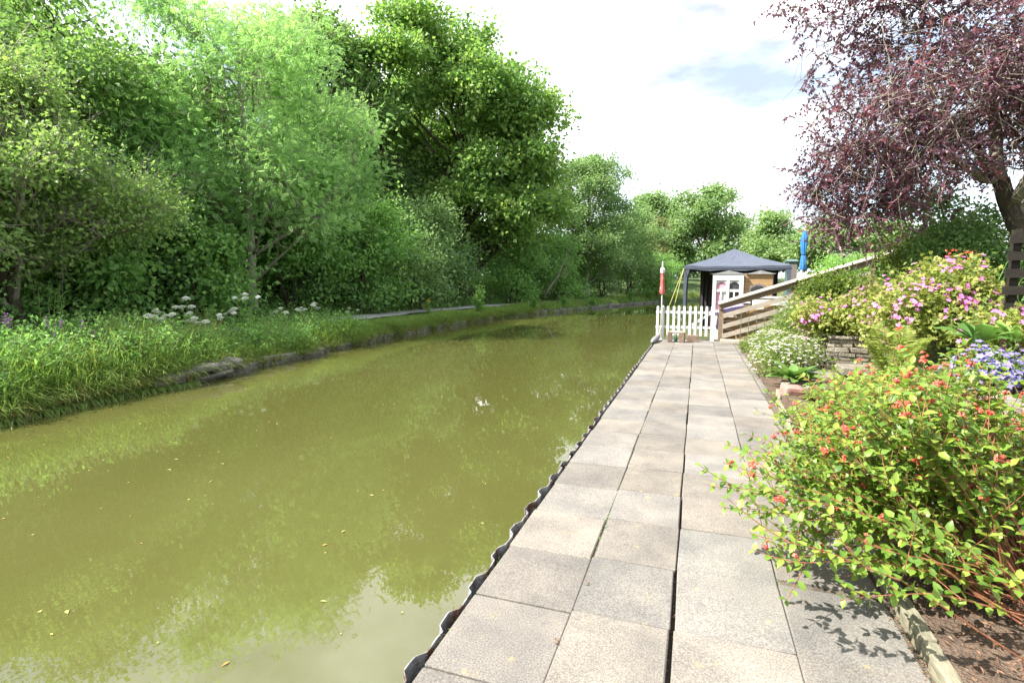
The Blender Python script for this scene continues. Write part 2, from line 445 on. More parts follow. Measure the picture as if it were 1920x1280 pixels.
M['brick'] = surf('rough_brown_block', (.27, .19, .14), (.18, .13, .10), 14, 60, .95, .9, dist=.03, rnd=.15)
M['teal'] = surf('green_plastic', (.03, .10, .085), (.035, .12, .10), 6, 40, .5, .05)
M['greyrubber'] = surf('grey_rubber', (.24, .24, .245), (.17, .17, .175), 8, 60, .7, .2)
M['wire'] = surf('green_coated_wire', (.10, .16, .13), (.12, .18, .15), 8, 60, .6, 0)
M['shed'] = surf('green_shed_paint', (.10, .16, .14), (.08, .13, .115), 4, 50, .8, .2)
M['mulch'] = leafmat('mulch_chip', [(.098, .049, .029), (.205, .098, .053), (.295, .164, .098)], .02)

# turbid canal water: olive body with a mirror-smooth film and faint ripples
def water_mat():
    m, N, L = newmat('turbid_canal_water')
    g = N('ShaderNodeNewGeometry')
    mpn = N('ShaderNodeMapping'); mpn.inputs['Scale'].default_value = (1.0, .45, 1); L(g.outputs['Position'], mpn.inputs['Vector'])
    n1 = N('ShaderNodeTexNoise'); n1.inputs['Scale'].default_value = .35; n1.inputs['Detail'].default_value = 4
    L(mpn.outputs[0], n1.inputs['Vector'])
    r1 = N('ShaderNodeValToRGB'); ramp(r1, [(.070, .073, .019), (.085, .087, .026)], [.3, .7]); L(n1.outputs['Fac'], r1.inputs['Fac'])
    n2 = N('ShaderNodeTexNoise'); n2.inputs['Scale'].default_value = 5.5; n2.inputs['Detail'].default_value = 3
    L(mpn.outputs[0], n2.inputs['Vector'])
    bp = N('ShaderNodeBump'); bp.inputs['Strength'].default_value = .05; bp.inputs['Distance'].default_value = .02
    L(n2.outputs['Fac'], bp.inputs['Height'])
    b = N('ShaderNodeBsdfPrincipled'); L(r1.outputs['Color'], b.inputs['Base Color'])
    b.inputs['Roughness'].default_value = .008; b.inputs['IOR'].default_value = 1.8
    L(bp.outputs['Normal'], b.inputs['Normal'])
    o = N('ShaderNodeOutputMaterial'); L(b.outputs['BSDF'], o.inputs['Surface'])
    return m
M['water'] = water_mat()

# ------------------------------------------------------------------ terrain
WY = [-30, -10, 0, 4.98, 7.66, 9.88, 13.42, 18.99, 26.17, 34.29, 43.64, 60.75, 70, 80, 90, 130]
WX = [-9.3, -9.6, -9.8, -10.0, -10.14, -10.37, -10.88, -11.3, -11.45, -10.35, -8.58, -4.25, 1, 10, 24, 90]
def xw(Y): return np.interp(Y, WY, WX) + .09 * np.sin(np.asarray(Y) * 1.7) + .06 * np.sin(np.asarray(Y) * 4.1 + 1)
HD = [0, .12, .4, 1, 2.4, 4.1, 5, 6.5, 8, 11, 15, 22, 40, 120]
HZ = [-.26, -.13, .02, .10, .12, .13, .32, .8, 1.15, 1.5, 1.8, 2.1, 2.5, 3]
def hL(d, Y):
    z = np.interp(d, HD, HZ)
    return z + .05 * np.sin(Y * 1.3 + d * 2.1) * (d > .3) * (np.abs(d - 3.3) > 1.1) + .12 * np.sin(Y * .5 + d * .9) * np.clip((d - 5) / 3, 0, 1)

def grid(mb, X, Y, Z, tint=.5):
    n, m = X.shape
    V = np.stack([X, Y, Z], -1).reshape(-1, 3)
    i = np.arange(n - 1)[:, None] * m; j = np.arange(m - 1)[None]
    mb.add(V, F4=np.stack([i + j, i + j + 1, i + m + j + 1, i + m + j], -1).reshape(-1, 4), tint=tint)

mb = MB(); mb.add([(-600, -600, -1.6), (600, -600, -1.6), (600, 600, -1.6), (-600, 600, -1.6)], F4=[(0, 1, 2, 3)])
struct(mb.build('ground', M['bank']))
mb = MB(); mb.add([(-13.5, -30, -.35), (60, -30, -.35), (95, 125, -.35), (-13.5, 125, -.35)], F4=[(0, 1, 2, 3)])
struct(mb.build('canal_water', M['water']))
ys = np.concatenate([np.arange(-30, 60, .5), np.arange(60, 130.1, 2)])
dd = np.array([0, 0.001, .06, .12, .25, .4, .7, 1, 1.5, 2, 2.4, 3.2, 4.1, 4.5, 5, 5.7, 6.5, 7.2, 8, 9.5, 11, 13, 15, 18, 22, 30, 40, 70, 120.])
YY, DD = np.meshgrid(ys, dd, indexing='ij')
ZZ = hL(DD, YY); ZZ[:, 0] = -1.7
mb = MB(); grid(mb, xw(YY) - DD, YY, ZZ)
struct(mb.build('far_bank', M['bank'], smooth=True))
# towpath, a thin sheet on the bank
pd = np.linspace(2.35, 4.0, 7); YY, DD = np.meshgrid(np.arange(-10, 62, 1.), pd, indexing='ij')
mb = MB(); grid(mb, xw(YY) - DD, YY, hL(DD, YY) + .10 + .015 * np.sin(YY * .9 + DD * 2))
struct(mb.build('towpath', M['path'], smooth=True))

def sst(a, b, x): 
    t = np.clip((x - a) / (b - a), 0, 1); return t * t * (3 - 2 * t)
def hR(X, Y):
    X = np.asarray(X, float); Y = np.asarray(Y, float)
    z = np.where(X < 1.12, -.075, 0.0)
    bed = .01 + .16 * sst(1.1, 2.6, X)
    z = np.where((X >= 1.12) & (Y < 17), bed, z)
    up1 = .76 + .55 * sst(2.6, 4.6, X) + .5 * sst(5, 9, X)          # terrace behind the stone wall
    z = z + (up1 - bed) * sst(2.40, 2.62, X) * sst(11.5, 11.7, Y) * (Y < 17)
    up2 = .62 + .6 * sst(2.9, 4.5, X) + .6 * sst(5, 9, X)
    z = z + (up2 - bed) * sst(2.78, 2.95, X) * (1 - sst(7.3, 7.6, Y))
    up3 = .1 + 1.05 * sst(2.5, 4.6, X) + .6 * sst(5, 9, X)
    z = z + (up3 - bed) * sst(2.3, 2.6, X) * sst(7.3, 7.6, Y) * (1 - sst(11.5, 11.7, Y))
    far = 1.75 * sst(2.9, 4.8, X) + .3 * sst(5, 9, X)
    z = np.where(Y >= 17, np.where(X < 1.12, -.06, -.05) + far, z)
    return z
gx = np.concatenate([np.arange(0, 7.2, .12), np.arange(7.4, 12, .6), [14, 20, 35, 70]])
gy = np.concatenate([np.arange(-6, 26, .2), np.arange(26, 90, 2)])
YY, UU = np.meshgrid(gy, gx, indexing='ij')
xl = np.interp(YY, [-6, 23, 26, 32, 45, 60, 90], [-1.1, -1.1, .8, 4, 10, 22, 50])
XX = xl + UU
ZZ = hR(XX, YY); ZZ[:, 0] = -1.7
mb = MB(); grid(mb, XX, YY, ZZ)
struct(mb.build('garden_ground', M['garden'], smooth=False))
# soil of the planting bed, a sheet over the ground
sy = np.arange(-1, 16.5, .15); sx = np.linspace(1.135, 2.75, 14)
YY, XX = np.meshgrid(sy, sx, indexing='ij')
mb = MB(); grid(mb, XX, YY, hR(XX, YY) + .025 + .012 * np.sin(XX * 17 + YY * 9) + .01 * np.sin(YY * 23 - XX * 11))
struct(mb.build('planting_bed', M['soil'], smooth=True))

# ------------------------------------------------------------------ paving of single slabs
mb = MB(); mb.add([(-1.12, -1, -.05), (1.14, -1, -.05), (1.14, 17.6, -.05), (-1.12, 17.6, -.05)], F4=[(0, 1, 2, 3)])
paving = struct(mb.build('paving', M['slabjoint']))
paving['label'] = 'canalside path of square concrete paving slabs'
for xa, xb in ((-1.11, -.085), (-.03, 1.13)):
    mb = MB(); mb.add([(xa, -1, -.016), (xb, -1, -.016), (xb, 17.58, -.016), (xa, 17.58, -.016)], F4=[(0, 1, 2, 3)])
    mb.build('bedding_sand', M['sand'], paving)
slabs = {}
cols = [(-1.135, -.578, 2.63), (-.575, -.066, 2.67), (-.059, .504, 2.67), (.510, 1.045, 2.70)]
for ci, (x0, x1, yo) in enumerate(cols):
    for k in range(4):
        slabs[(ci, k)] = cbox('paving_slab', x1 - x0 - .004, .591, .05, .006, M['slab'], .004, 1, ci * 10 + k)
    y = yo - .6 * 6
    k = 0
    while y < 17.3:
        j = random.uniform(-.012, .012) + (.06 * math.sin(y * .22 + ci) if y > 6 else 0)
        if ci == 3 and y > 2.9: j += .12
        dx = random.uniform(-.004, .004)
        if ci == 2 and y < 3.9: dx += .006
        if ci == 1 and y < 3.2: dx -= .004
        inst('paving_slab', slabs[(ci, k % 4)], paving, ((x0 + x1) / 2 + dx, y + .3 + j * .5, -.025 + random.uniform(-.004, .004)),
             (random.uniform(-.006, .006), random.uniform(-.007, .007), random.uniform(-.006, .006)))
        y += .6; k += 1
# the wider apron by the flower clump
for k, y in enumerate(np.arange(9.6, 17.2, .6)):
    inst('paving_slab', slabs[(3, k % 4)], paving, (1.33, y + .02 * math.sin(k), -.028), (0, 0, random.uniform(-.01, .01)))

# timber edging along the bed
edg = thing('bed_edging', 'pale weathered timber edging between the paving and the shrub bed', 'edging', (1.1, 4, 0))
EP = [(1.06, 1.2), (1.085, 2.9), (1.10, 4.8), (1.085, 6.9), (1.16, 8.6), (1.27, 9.4)]
for a, b in zip(EP[:-1], EP[1:]):
    l = math.hypot(b[0] - a[0], b[1] - a[1])
    me = cbox('edging_board', .075, l - .012, .13, .012, M['edging'], .004, 2, int(l * 100))
    inst('edging_board', me, edg, ((a[0] + b[0]) / 2 + .02, (a[1] + b[1]) / 2, -.005), (0, .03, -math.atan2(b[0] - a[0], b[1] - a[1])))

# corrugated steel piling that holds the canal edge
pil = thing('sheet_piling', 'rusty corrugated steel piling along the canal edge of the paving', 'piling', (-1.2, 8, -.35))
def piling(y0, y1, sd):
    n = int((y1 - y0) / .0125); ysm = np.linspace(y0, y1, n)
    ph = (ysm / .365 + .02 * np.sin(ysm * 3)) % 1.0
    prof = np.interp(ph, [0, .30, .42, .72, .86, 1], [0, 0, 1, 1, 0, 0])
    xo = -1.168 - .038 * prof + .004 * np.sin(ysm * 2.1 + sd)
    zt = -.004 + .012 * np.sin(ysm * 1.3 + sd) + .004 * np.sin(ysm * 31 + sd)
    m_ = MB(); th = .007
    V = []
    for dx, z in ((0, None), (-th, None), (-th, -1.0), (0, -1.0)):
        V.append(np.stack([xo + dx, ysm, zt if z is None else np.full(n, z)], -1))
    V = np.stack(V, 1).reshape(-1, 3)
    i = np.arange(n - 1)[:, None] * 4; j = np.arange(4)[None]; k = (j + 1) % 4
    m_.add(V, F4=np.stack([i + j, i + k, i + 4 + k, i + 4 + j], -1).reshape(-1, 4))
    return m_.build('pile_sheet', M['steel'], pil, smooth=False)
for s in range(8):
    piling(-2 + s * 2.9, -2 + (s + 1) * 2.9 - .006, s * 1.7)

# ------------------------------------------------------------------ canal wall of old stones on the far bank
cw = thing('canal_wall', 'overgrown rough stone wall along the far waterline', 'wall', (-10.8, 20, -.3))
cst = [cbox('wall_block', .85 + .1 * k, .34, .30, .045, M['coping'], .05, 1, 60 + k) for k in range(5)]
Y = 7.4; k = 0
while Y < 62:
    l = random.uniform(.45, .95)
    t = math.atan2(float(xw(Y + .5) - xw(Y - .5)), 1.0)
    x = float(xw(Y)) + .02
    inst('wall_block', cst[k % 5], cw, (x, Y + l / 2, -.31 + random.uniform(-.05, .05)), (random.uniform(-.06, .06), random.uniform(-.06, .06), pi / 2 - t + random.uniform(-.06, .06)), (l / 1.0, 1, random.uniform(.8, 1.15)))
    Y += l; k += 1
ledge = thing('stone_ledge', 'broken grey stone ledge showing bare above the water on the far bank', 'stone', (-10.2, 8.5, -.2))
for i, (x, y, z, sx, sy, sz, rz) in enumerate([(-10.1, 8.35, -.08, 1.0, .6, .16, 1.45), (-10.08, 9.1, -.06, .8, .5, .15, 1.6), (-10.06, 7.75, -.17, .6, .5, .2, 1.3), (-10.02, 8.75, -.24, .8, .4, .12, 1.5)]):
    inst('ledge_stone', cbox('ledge_stone', sx, sy, sz, .04, M['coping'], .05, 1, 80 + i), ledge, (x, y, z), (.08, -.1, rz))

# ------------------------------------------------------------------ trees
def rdir(n):
    return nrm(R.normal(size=(n, 3)))
def wander(p0, p1, n, amp):
    t = np.linspace(0, 1, n)[:, None]
    p = np.asarray(p0, float) * (1 - t) + np.asarray(p1, float) * t
    off = np.cumsum(R.normal(size=(n, 3)), 0) * amp
    off = off - t * off[-1]
    off[0] = 0
    return p + off
def clusters(lobes, ncl, shell, low=0.25):
    lb = np.array(lobes, float)
    w = (lb[:, 3] * lb[:, 4] * lb[:, 5]) ** (2 / 3.); w /= w.sum()
    k = R.choice(len(lb), ncl, p=w)
    d = rdir(ncl)
    flip = (d[:, 2] < -.2) & (R.random(ncl) > low); d[flip, 2] *= -1
    r = shell + (1 - shell) * R.random(ncl) ** .6
    r = r * (1 + .14 * pnoise(d * 3 + k[:, None], 1.6, 5))
    P = lb[k, :3] + d * r[:, None] * lb[k, 3:]
    return P, nrm(d / lb[k, 3:] * lb[k, 3:].mean()), k
def foliage(mb, C, out, m, cs, Ln, Wd, T, flat=.35, droop=.25, tintv=.16, tb=.5, clv=.2, up=.45):
    n = len(C)
    hz = out.copy(); hz[:, 2] *= .35; hz = nrm(hz + 1e-3)
    side = nrm(np.cross(hz, np.array([0, 0, 1.])))
    g = R.normal(size=(n, m, 3)) * .5
    sc = cs * R.uniform(.65, 1.3, n)[:, None, None]
    q = g * sc
    off = hz[:, None] * q[..., :1] + side[:, None] * q[..., 1:2]
    off[..., 2] += q[..., 2] * flat * 1.6 - droop * np.abs(g[..., 0]) * np.abs(g[..., 0]) * sc[..., 0]
    P = (C[:, None] + off).reshape(-1, 3)
    N0 = R.normal(size=P.shape) * .62 + np.array([0, 0, up]) + np.repeat(out, m, 0) * .45
    A0 = R.normal(size=P.shape) * .65 + np.repeat(hz, m, 0) * .5 + off.reshape(-1, 3) / cs * .6 + np.array([0, 0, -.25])
    tn = tb + np.repeat(R.normal(size=n) * clv, m) + R.normal(size=n * m) * tintv
    leaves(mb, P, A0, N0, Ln * R.uniform(.65, 1.25, n * m), Wd * R.uniform(.7, 1.2, n * m), T, np.clip(tn, 0.02, .98))
def tree(name, label, base, lobes, mat, ncl, m, cs, Ln, Wd, T=T_Q, trunk_r=.25, bark='bark', shell=.5, group=None, top=None, lean=(0, 0), nsub=8, droop=.25, flat=.35, cat='tree', low=.25, clv=.2, tb=.5, stems=1, bare=0, sub=6, reveal=0):
    base = np.array(base, float)
    root = thing(name, label, cat, tuple(base), group)
    lb = np.array(lobes, float); lb[:, :3] += base
    zt = top or (lb[:, 2] + lb[:, 5] * .5).max() - base[2]
    mt = MB(); mbr = MB()
    trunks = []
    for s in range(stems):
        b0 = base + np.array([R.normal() * .25, R.normal() * .25, 0]) * (stems > 1) - np.array([0, 0, .3])
        p = wander(b0, base + np.array([lean[0] + R.normal() * .5 * (stems > 1), lean[1] + R.normal() * .5 * (stems > 1), zt]), 12, trunk_r * .35)
        rr = trunk_r * np.linspace(1, .12, 12) ** .9 / (1 if stems == 1 else 1.4)
        rr[0] *= 1.35
        tube(mt, p, rr, 9); trunks.append((p, rr))
    mt.build('trunk', M[bark], root, smooth=True)
    sl = []; own = []
    for i in range(len(lb)):
        for q in range(sub):
            d = rdir(1)[0]
            if d[2] < -.35: d[2] *= -1
            u = R.uniform(.42, .62)
            sl.append(np.concatenate([lb[i, :3] + d * lb[i, 3:] * R.uniform(.6, .85), lb[i, 3:] * u * [1, 1, .78]])); own.append(i)
    C, out, k = clusters(sl, ncl, shell, low)
    k = np.array(own)[k]
    if reveal:      # the trunk shows through the open side of the crown
        toc = -base[:2] / np.linalg.norm(base[:2]); rel = C[:, :2] - base[:2]
        lat = np.abs(rel[:, 0] * toc[1] - rel[:, 1] * toc[0]); ok = ~((lat < reveal) & (rel @ toc > 0) & (R.random(len(C)) < .85))
        C = C[ok]; out = out[ok]; k = k[ok]
    for i in range(len(lb)):
        p, rr = trunks[i % stems]
        hz = lb[i, 2] - base[2]
        f = np.clip((hz - .6 * math.hypot(lb[i, 0] - base[0], lb[i, 1] - base[1])) / zt, .12, .85)
        idx = int(f * 11)
        lim = wander(p[idx], lb[i, :3], 7, trunk_r * .35)
        r0 = min(rr[idx] * .55, trunk_r * .34)
        tube(mbr, lim, r0 * np.linspace(1, .35, 7), 6)
        ids = np.where(k == i)[0]
        if len(ids):
            for c in R.choice(ids, min(nsub, len(ids)), replace=False):
                j = R.integers(3, 7)
                br = wander(lim[j], C[c], 5, .05 * np.linalg.norm(C[c] - lim[j]))
                tube(mbr, br, r0 * .32 * np.linspace(1, .25, 5) + .004, 4)
                q = R.choice(ids, min(5, len(ids)), replace=False)
                q = q[np.linalg.norm(C[q] - br[3], axis=1) < lb[i, 3:].mean() * .9]
                sticks(mbr, np.repeat(br[3:4], len(q), 0), C[q], .012 + r0 * .05, .005)
    # side twigs at the leaf clumps
    if bare:
        ids = R.choice(len(C), min(bare, len(C)), replace=False)
        P0 = C[ids] - out[ids] * cs * .8; P1 = C[ids] + out[ids] * cs * R.uniform(.2, 1.1, (len(ids), 1)) + R.normal(size=(len(ids), 3)) * .3 * cs
        sticks(mbr, P0, P1, .012, .004)
        for q in range(3):
            sticks(mbr, P0 + (P1 - P0) * R.uniform(.2, .8, (len(ids), 1)), P1 + R.normal(size=P1.shape) * cs * .45, .007, .003)
    mbr.build('branches', M['twig' if bare else bark], root, smooth=True)
    mc = MB()
    foliage(mc, C, out, m, cs, Ln, Wd, T, flat, droop, tb=tb, clv=clv)
    mc.build('crown', M[mat], root)
    return root

def lobeset(n, rx, ry, z0, z1, rl, taper=.5, seed=0):
    """lobes spread through an egg-shaped crown between heights z0 and z1"""
    r = np.random.default_rng(seed); L = []
    for i in range(n):
        t = (i + .5) / n
        z = z0 + (z1 - z0) * t
        w = math.sin(pi * min(.98, (t * .82 + .16))) ** taper
        a = i * 2.4 + r.uniform(-.4, .4)
        q = r.uniform(.45, .8)
        s = rl * r.uniform(.8, 1.25) * (.6 + .4 * w)
        L.append((math.cos(a) * rx * w * q, math.sin(a) * ry * w * q, z, s, s, s * .8))
    L.append((0, 0, z1 - .3 * rl, rl * .8, rl * .8, rl * .9))
    return L

tree('ash_tree', 'tall pale green ash with a slender grey trunk beside the towpath', (-17, 17, 1.0),
     lobeset(17, 4.8, 5.0, 2.6, 10.2, 2.0, .42, 1) + [(2.6, -1.2, 3.9, 1.6, 1.6, 1.2), (1.9, 2.6, 4.3, 1.7, 1.7, 1.3), (-.5, -3.4, 5.2, 1.8, 1.8, 1.4)],
     'ash', 1700, 16, .9, .235, .14, T_P, .19, 'barkpale', .25, top=11.2, nsub=9, droop=.45, flat=.4, clv=.26, tb=.5, bare=220, reveal=.55)
tree('oak_tree', 'tall dark tree with open branches behind the hawthorn at the top corner', (-23, 13.5, 1.8),
     lobeset(15, 5.8, 5.8, 3.5, 9.0, 2.1, .5, 2), 'oak', 850, 58, 1.0, .18, .13, T_Q, .36, 'bark', .45, top=10.5, nsub=9, clv=.18, bare=0)
tree('hawthorn_tree', 'twiggy yellow green hawthorn leaning over the bank near the frame edge', (-16.2, 8.6, .85),
     lobeset(10, 2.6, 2.8, 1.5, 5.6, 1.3, .45, 3) + [(1.7, 1.4, 2.4, 1.2, 1.2, .8), (1.9, -.6, 3.2, 1.2, 1.2, .9), (.4, 2.6, 3.3, 1.2, 1.2, .9), (1.2, -2.2, 1.7, 1.3, 1.3, .8)],
     'haw', 1250, 34, .65, .115, .085, T_Q, .2, 'bark', .35, nsub=10, stems=3, bare=520, tb=.58)
tree('hawthorn_tree', 'low bushy hawthorn standing beside the twiggy one', (-17.5, 4.5, .9),
     lobeset(9, 3.2, 3.2, 1.6, 7.0, 1.6, .45, 13), 'haw', 750, 34, .75, .14, .10, T_Q, .2, 'bark', .4, nsub=8, stems=3, bare=200, tb=.45)
tree('lime_tree', 'dark leafy tree filling the gap between the ash and the great sycamore', (-22.5, 28.5, 1.9),
     lobeset(14, 4.6, 4.6, 3.5, 14.6, 2.1, .5, 4), 'oak', 1050, 38, 1.1, .28, .20, T_Q, .36, 'bark', .5, nsub=6)
dome = []
for (z, us, r) in [(16.2, (-3.4, -.8), 2.3), (14.0, (-6.0, -3.2, -.2, 2.0), 2.4), (11.2, (-7.4, -4.2, -.8, 2.2, 4.0), 2.5), (8.2, (-7.6, -4.4, -1, 2.4, 4.8), 2.5), (5.4, (-7.0, -3.4, .2, 3.2, 5.2), 2.3), (3.0, (-4.5, 1.4, 4.4), 2.0)]:
    for q, u in enumerate(us):
        for w in ((-2.8, 2.2) if r > 2.3 else (-1.6,)):
            uu = u + R.normal() * .5; ww = w + R.normal() * .6
            dome.append((uu * .92 - ww * .40, uu * .40 + ww * .92, z + R.normal() * .5, r * R.uniform(.85, 1.12), r * R.uniform(.85, 1.12), r * .78))
tree('sycamore_tree', 'great rounded sycamore with yellow green seed clusters leaning over the canal', (-16.2, 36.5, 1.0),
     dome,
     'syc', 2400, 44, 1.0, .29, .23, T_Q, .5, 'bark', .62, top=14.5, nsub=7, droop=.4, flat=.32, clv=.22, tb=.48)
tree('sycamore_tree', 'second broad green tree close behind the great sycamore', (-24, 44, 1.9),
     lobeset(12, 6, 6, 4, 17, 2.6, .5, 15), 'oak', 600, 36, 1.3, .36, .26, T_Q, .4, 'bark', .55, nsub=4)
tree('birch_tree', 'grey green birch sloping down beyond the great sycamore', (-10.0, 51.5, .9),
     lobeset(15, 4.2, 5.2, 2.2, 11.6, 2.1, .45, 6), 'birch', 850, 40, .95, .24, .17, T_Q, .2, 'barkpale', .45, nsub=7, droop=.6, bare=60)
tree('willow_tree', 'rounded grey green willow at the bend of the canal', (-7.2, 60, .9),
     lobeset(9, 2.8, 3.6, 1.2, 7.8, 1.7, .45, 7), 'birch', 480, 38, 1.0, .26, .16, T_Q, .2, 'bark', .5, nsub=4, droop=.7, stems=2)
tree('far_oak', 'dark rounded oak behind the bend next to the pale willow', (-7.0, 90, 1.6),
     lobeset(11, 3.6, 4, 3, 13.8, 2.2, .45, 8), 'far', 420, 34, 1.35, .42, .32, T_Q, .35, 'bark', .5, nsub=3)
tree('far_oak', 'broad spreading oak with open layered crown straight behind the gazebo', (.6, 87, 1.6),
     lobeset(14, 6.2, 5, 3, 13.0, 2.3, .42, 9), 'far', 620, 34, 1.35, .42, .32, T_Q, .4, 'bark', .5, nsub=3)
tree('pale_willow', 'pale grey green willow in front of the dark far oaks', (-5.6, 76, 1.0),
     lobeset(7, 2.0, 2.0, 2, 8.4, 1.4, .45, 10), 'pale', 260, 32, 1.0, .32, .2, T_Q, .2, 'barkpale', .4, nsub=4, droop=.8)
for i, (x, y, rx, h, lab) in enumerate([(8.0, 68, 3.0, 6.6, 'light green tree right behind the gazebo peak'), (12.2, 62, 3.2, 5.2, 'low tree beyond the blue parasol'),
                                   (17.5, 62, 3.4, 4.4, 'lowest distant tree above the grey garden fence'), (4.6, 98, 5, 9.0, 'hazy tree between the oak and the lighter tree behind the gazebo')]):
    tree('distant_tree', lab, (x, y, 2.0), lobeset(8, rx, rx, 1.2, h, 1.6, .45, 20 + i), 'far', 320, 32, 1.1, .36, .26, T_Q, .22, 'bark', .45, nsub=3, group='low trees behind the gardens', tb=.62)
# understorey bushes on the embankment
BUSH = [(-15.9, 23, 2.4, 4.6, 'under', 'feathery green bush under the ash on the embankment', 31),
        (-15.4, 27.5, 2.6, 5.6, 'birch', 'spreading grey green bush at the foot of the sycamore', 32),
        (-16.6, 32, 2.6, 5.0, 'dark', 'dark evergreen bush deep under the sycamore', 33),
        (-13.4, 39, 2.2, 4.6, 'under', 'bush beside the bare leaning branch past the sycamore', 34),
        (-11.6, 45, 2.2, 4.8, 'under', 'rounded bush at the foot of the birch', 35),
        (-19.5, 21.5, 2.8, 5.6, 'dark', 'dark holly bush behind the ash trunk', 36),
        (-18.5, 13, 2.6, 4.2, 'dark', 'dark bramble thicket between the hawthorn and the ash', 37),
        (-20.5, 9.5, 3.2, 5.5, 'dark', 'shaded holly bush behind the twiggy hawthorn', 38),
        (-21.5, 17, 3.0, 7.5, 'dark', 'tall shaded hazel behind the ash', 39),
        (-20.5, 25.5, 3.0, 7.0, 'dark', 'tall shaded hazel left of the sycamore', 40),
        (-20, 33, 3.2, 7.0, 'dark', 'tall shaded hazel behind the sycamore trunk', 41),
        (-14.2, 47.5, 2.8, 8.8, 'birch', 'tall bush between the sycamore and the birch', 42),
        (-9.2, 55.5, 2.2, 5.2, 'birch', 'willow bush in front of the canal bend', 43),
        (-22, 4, 3.2, 6.5, 'dark', 'shaded thicket at the frame edge behind the low hawthorn', 44),
        (-27, 20, 3.6, 9.2, 'oak', 'tall shaded tree far behind the ash', 45),
        (-29, 8.5, 4.0, 9.2, 'oak', 'tall shaded tree far behind the hawthorns', 46),
        (-27, 37, 4.0, 12, 'oak', 'tall shaded tree far behind the sycamore', 47),
        (-4.6, 63.2, 1.5, 3.0, 'under', 'small round bush on the bank at the canal bend', 48),
        (-12.6, 50.5, 2.4, 4.6, 'under', 'leafy bush filling in under the birch', 50),
        (-11.2, 56.5, 2.4, 5.0, 'birch', 'grey green bush between the birch and the willow', 51),
        (-8.8, 63.5, 2.6, 5.0, 'under', 'leafy bush under the willow at the bend', 52),
        (-5.2, 68.5, 2.4, 4.2, 'under', 'bush on the bank right of the willow', 53),
        (-14.0, 43.5, 2.2, 5.0, 'dark', 'dark bush in the gap past the sycamore trunk', 54),
        (-17.4, 19.8, 2.0, 3.4, 'under', 'low leafy bush at the foot of the ash', 55),
        (-16.8, 14.2, 1.8, 2.6, 'under', 'low bright bramble bush left of the ash trunk', 56),
        (-17.2, 10.8, 1.8, 3.0, 'under', 'low leafy bush under the hawthorn branches', 57),
        (4.5, 76, 3.0, 3.4, 'far', 'low hedge bush at the water behind the gazebo', 49)]
for (x, y, r, h, mt, lab, sd_) in BUSH:
    d = float(xw(y)) - x
    big = h > 9
    tree('hedge_bush' if not big else 'woodland_tree', lab, (x, y, float(hL(d, y))), lobeset(9 if not big else 11, r, r, .7 if not big else 2.5, h, r * .58, .35, sd_), mt,
         int(115 * r) if not big else 480, 34, .8 if not big else 1.3, .20 if not big else .34, .135 if not big else .25, T_Q, .10 if not big else .28, 'bark', .45, nsub=4, stems=3 if not big else 1, cat='bush' if not big else 'tree', low=.5)
# the wood goes on as one mass behind
mb = MB(); n = 3600
Yv = R.uniform(-18, 118, n); Xv = np.interp(Yv, [-18, 36, 62, 80, 100, 118], [-30, -30, -23, -17, -11, 4]) - 5 * R.random(n)
C = np.stack([Xv, Yv, 1.5 + (np.interp(Yv, [0, 50, 70, 118], [9.5, 9, 7, 8]) + 2.0 * np.sin(Yv * .31)) * R.random(n) ** .9], -1)
foliage(mb, C, nrm(np.tile([.9, -.2, .3], (n, 1)) + R.normal(size=(n, 3)) * .3), 16, 1.6, .60, .42, T_Q, .5, .2)
struct(mb.build('far_wood', M['dark']), 'stuff', 'dense shaded wood behind the trees of the embankment')
# bare leaning branch past the sycamore
lb = thing('fallen_branch', 'bare grey branch leaning out of the bushes past the sycamore', 'branch', (-11.2, 41.5, .6))
mb = MB()
p = wander((-11.6, 41.5, .7), (-9.6, 42.5, 4.6), 8, .1); tube(mb, p, np.linspace(.10, .03, 8), 6)
for k in range(7):
    q = wander(p[2 + k % 5], p[2 + k % 5] + np.array([R.uniform(-.3, 1.5), R.uniform(-.6, .6), R.uniform(.2, 1.3)]), 5, .06); tube(mb, q, np.linspace(.035, .01, 5), 4)
mb.build('limb', M['twig'], lb, smooth=True)

# ------------------------------------------------------------------ far bank: undergrowth, grass, wild flowers
def bank_scatter(n, d0, d1, y0, y1, p=1.0):
    Yv = y0 + (y1 - y0) * R.random(n) ** p; d = d0 + (d1 - d0) * R.random(n)
    return np.stack([xw(Yv) - d, Yv, hL(d, Yv)], -1), d
mb = MB()
P, d = bank_scatter(6500, 4.15, 14, -4, 60, 1.4)
hh = np.clip(.45 + .6 * pnoise(P[:, :2] * 1.0, 1.3, 9), .08, 1.2) * np.clip((d - 4) / 1.5, .2, 1.3)
P[:, 2] += hh * R.uniform(.15, 1.2, len(P))
foliage(mb, P, nrm(np.stack([np.full(len(P), .6), R.normal(size=len(P)) * .5, np.full(len(P), .8)], -1)), 15, .45, .15, .095, T_Q, .5, .2, clv=.22)
struct(mb.build('undergrowth', M['under']), 'stuff', 'nettles and brambles covering the embankment behind the towpath')

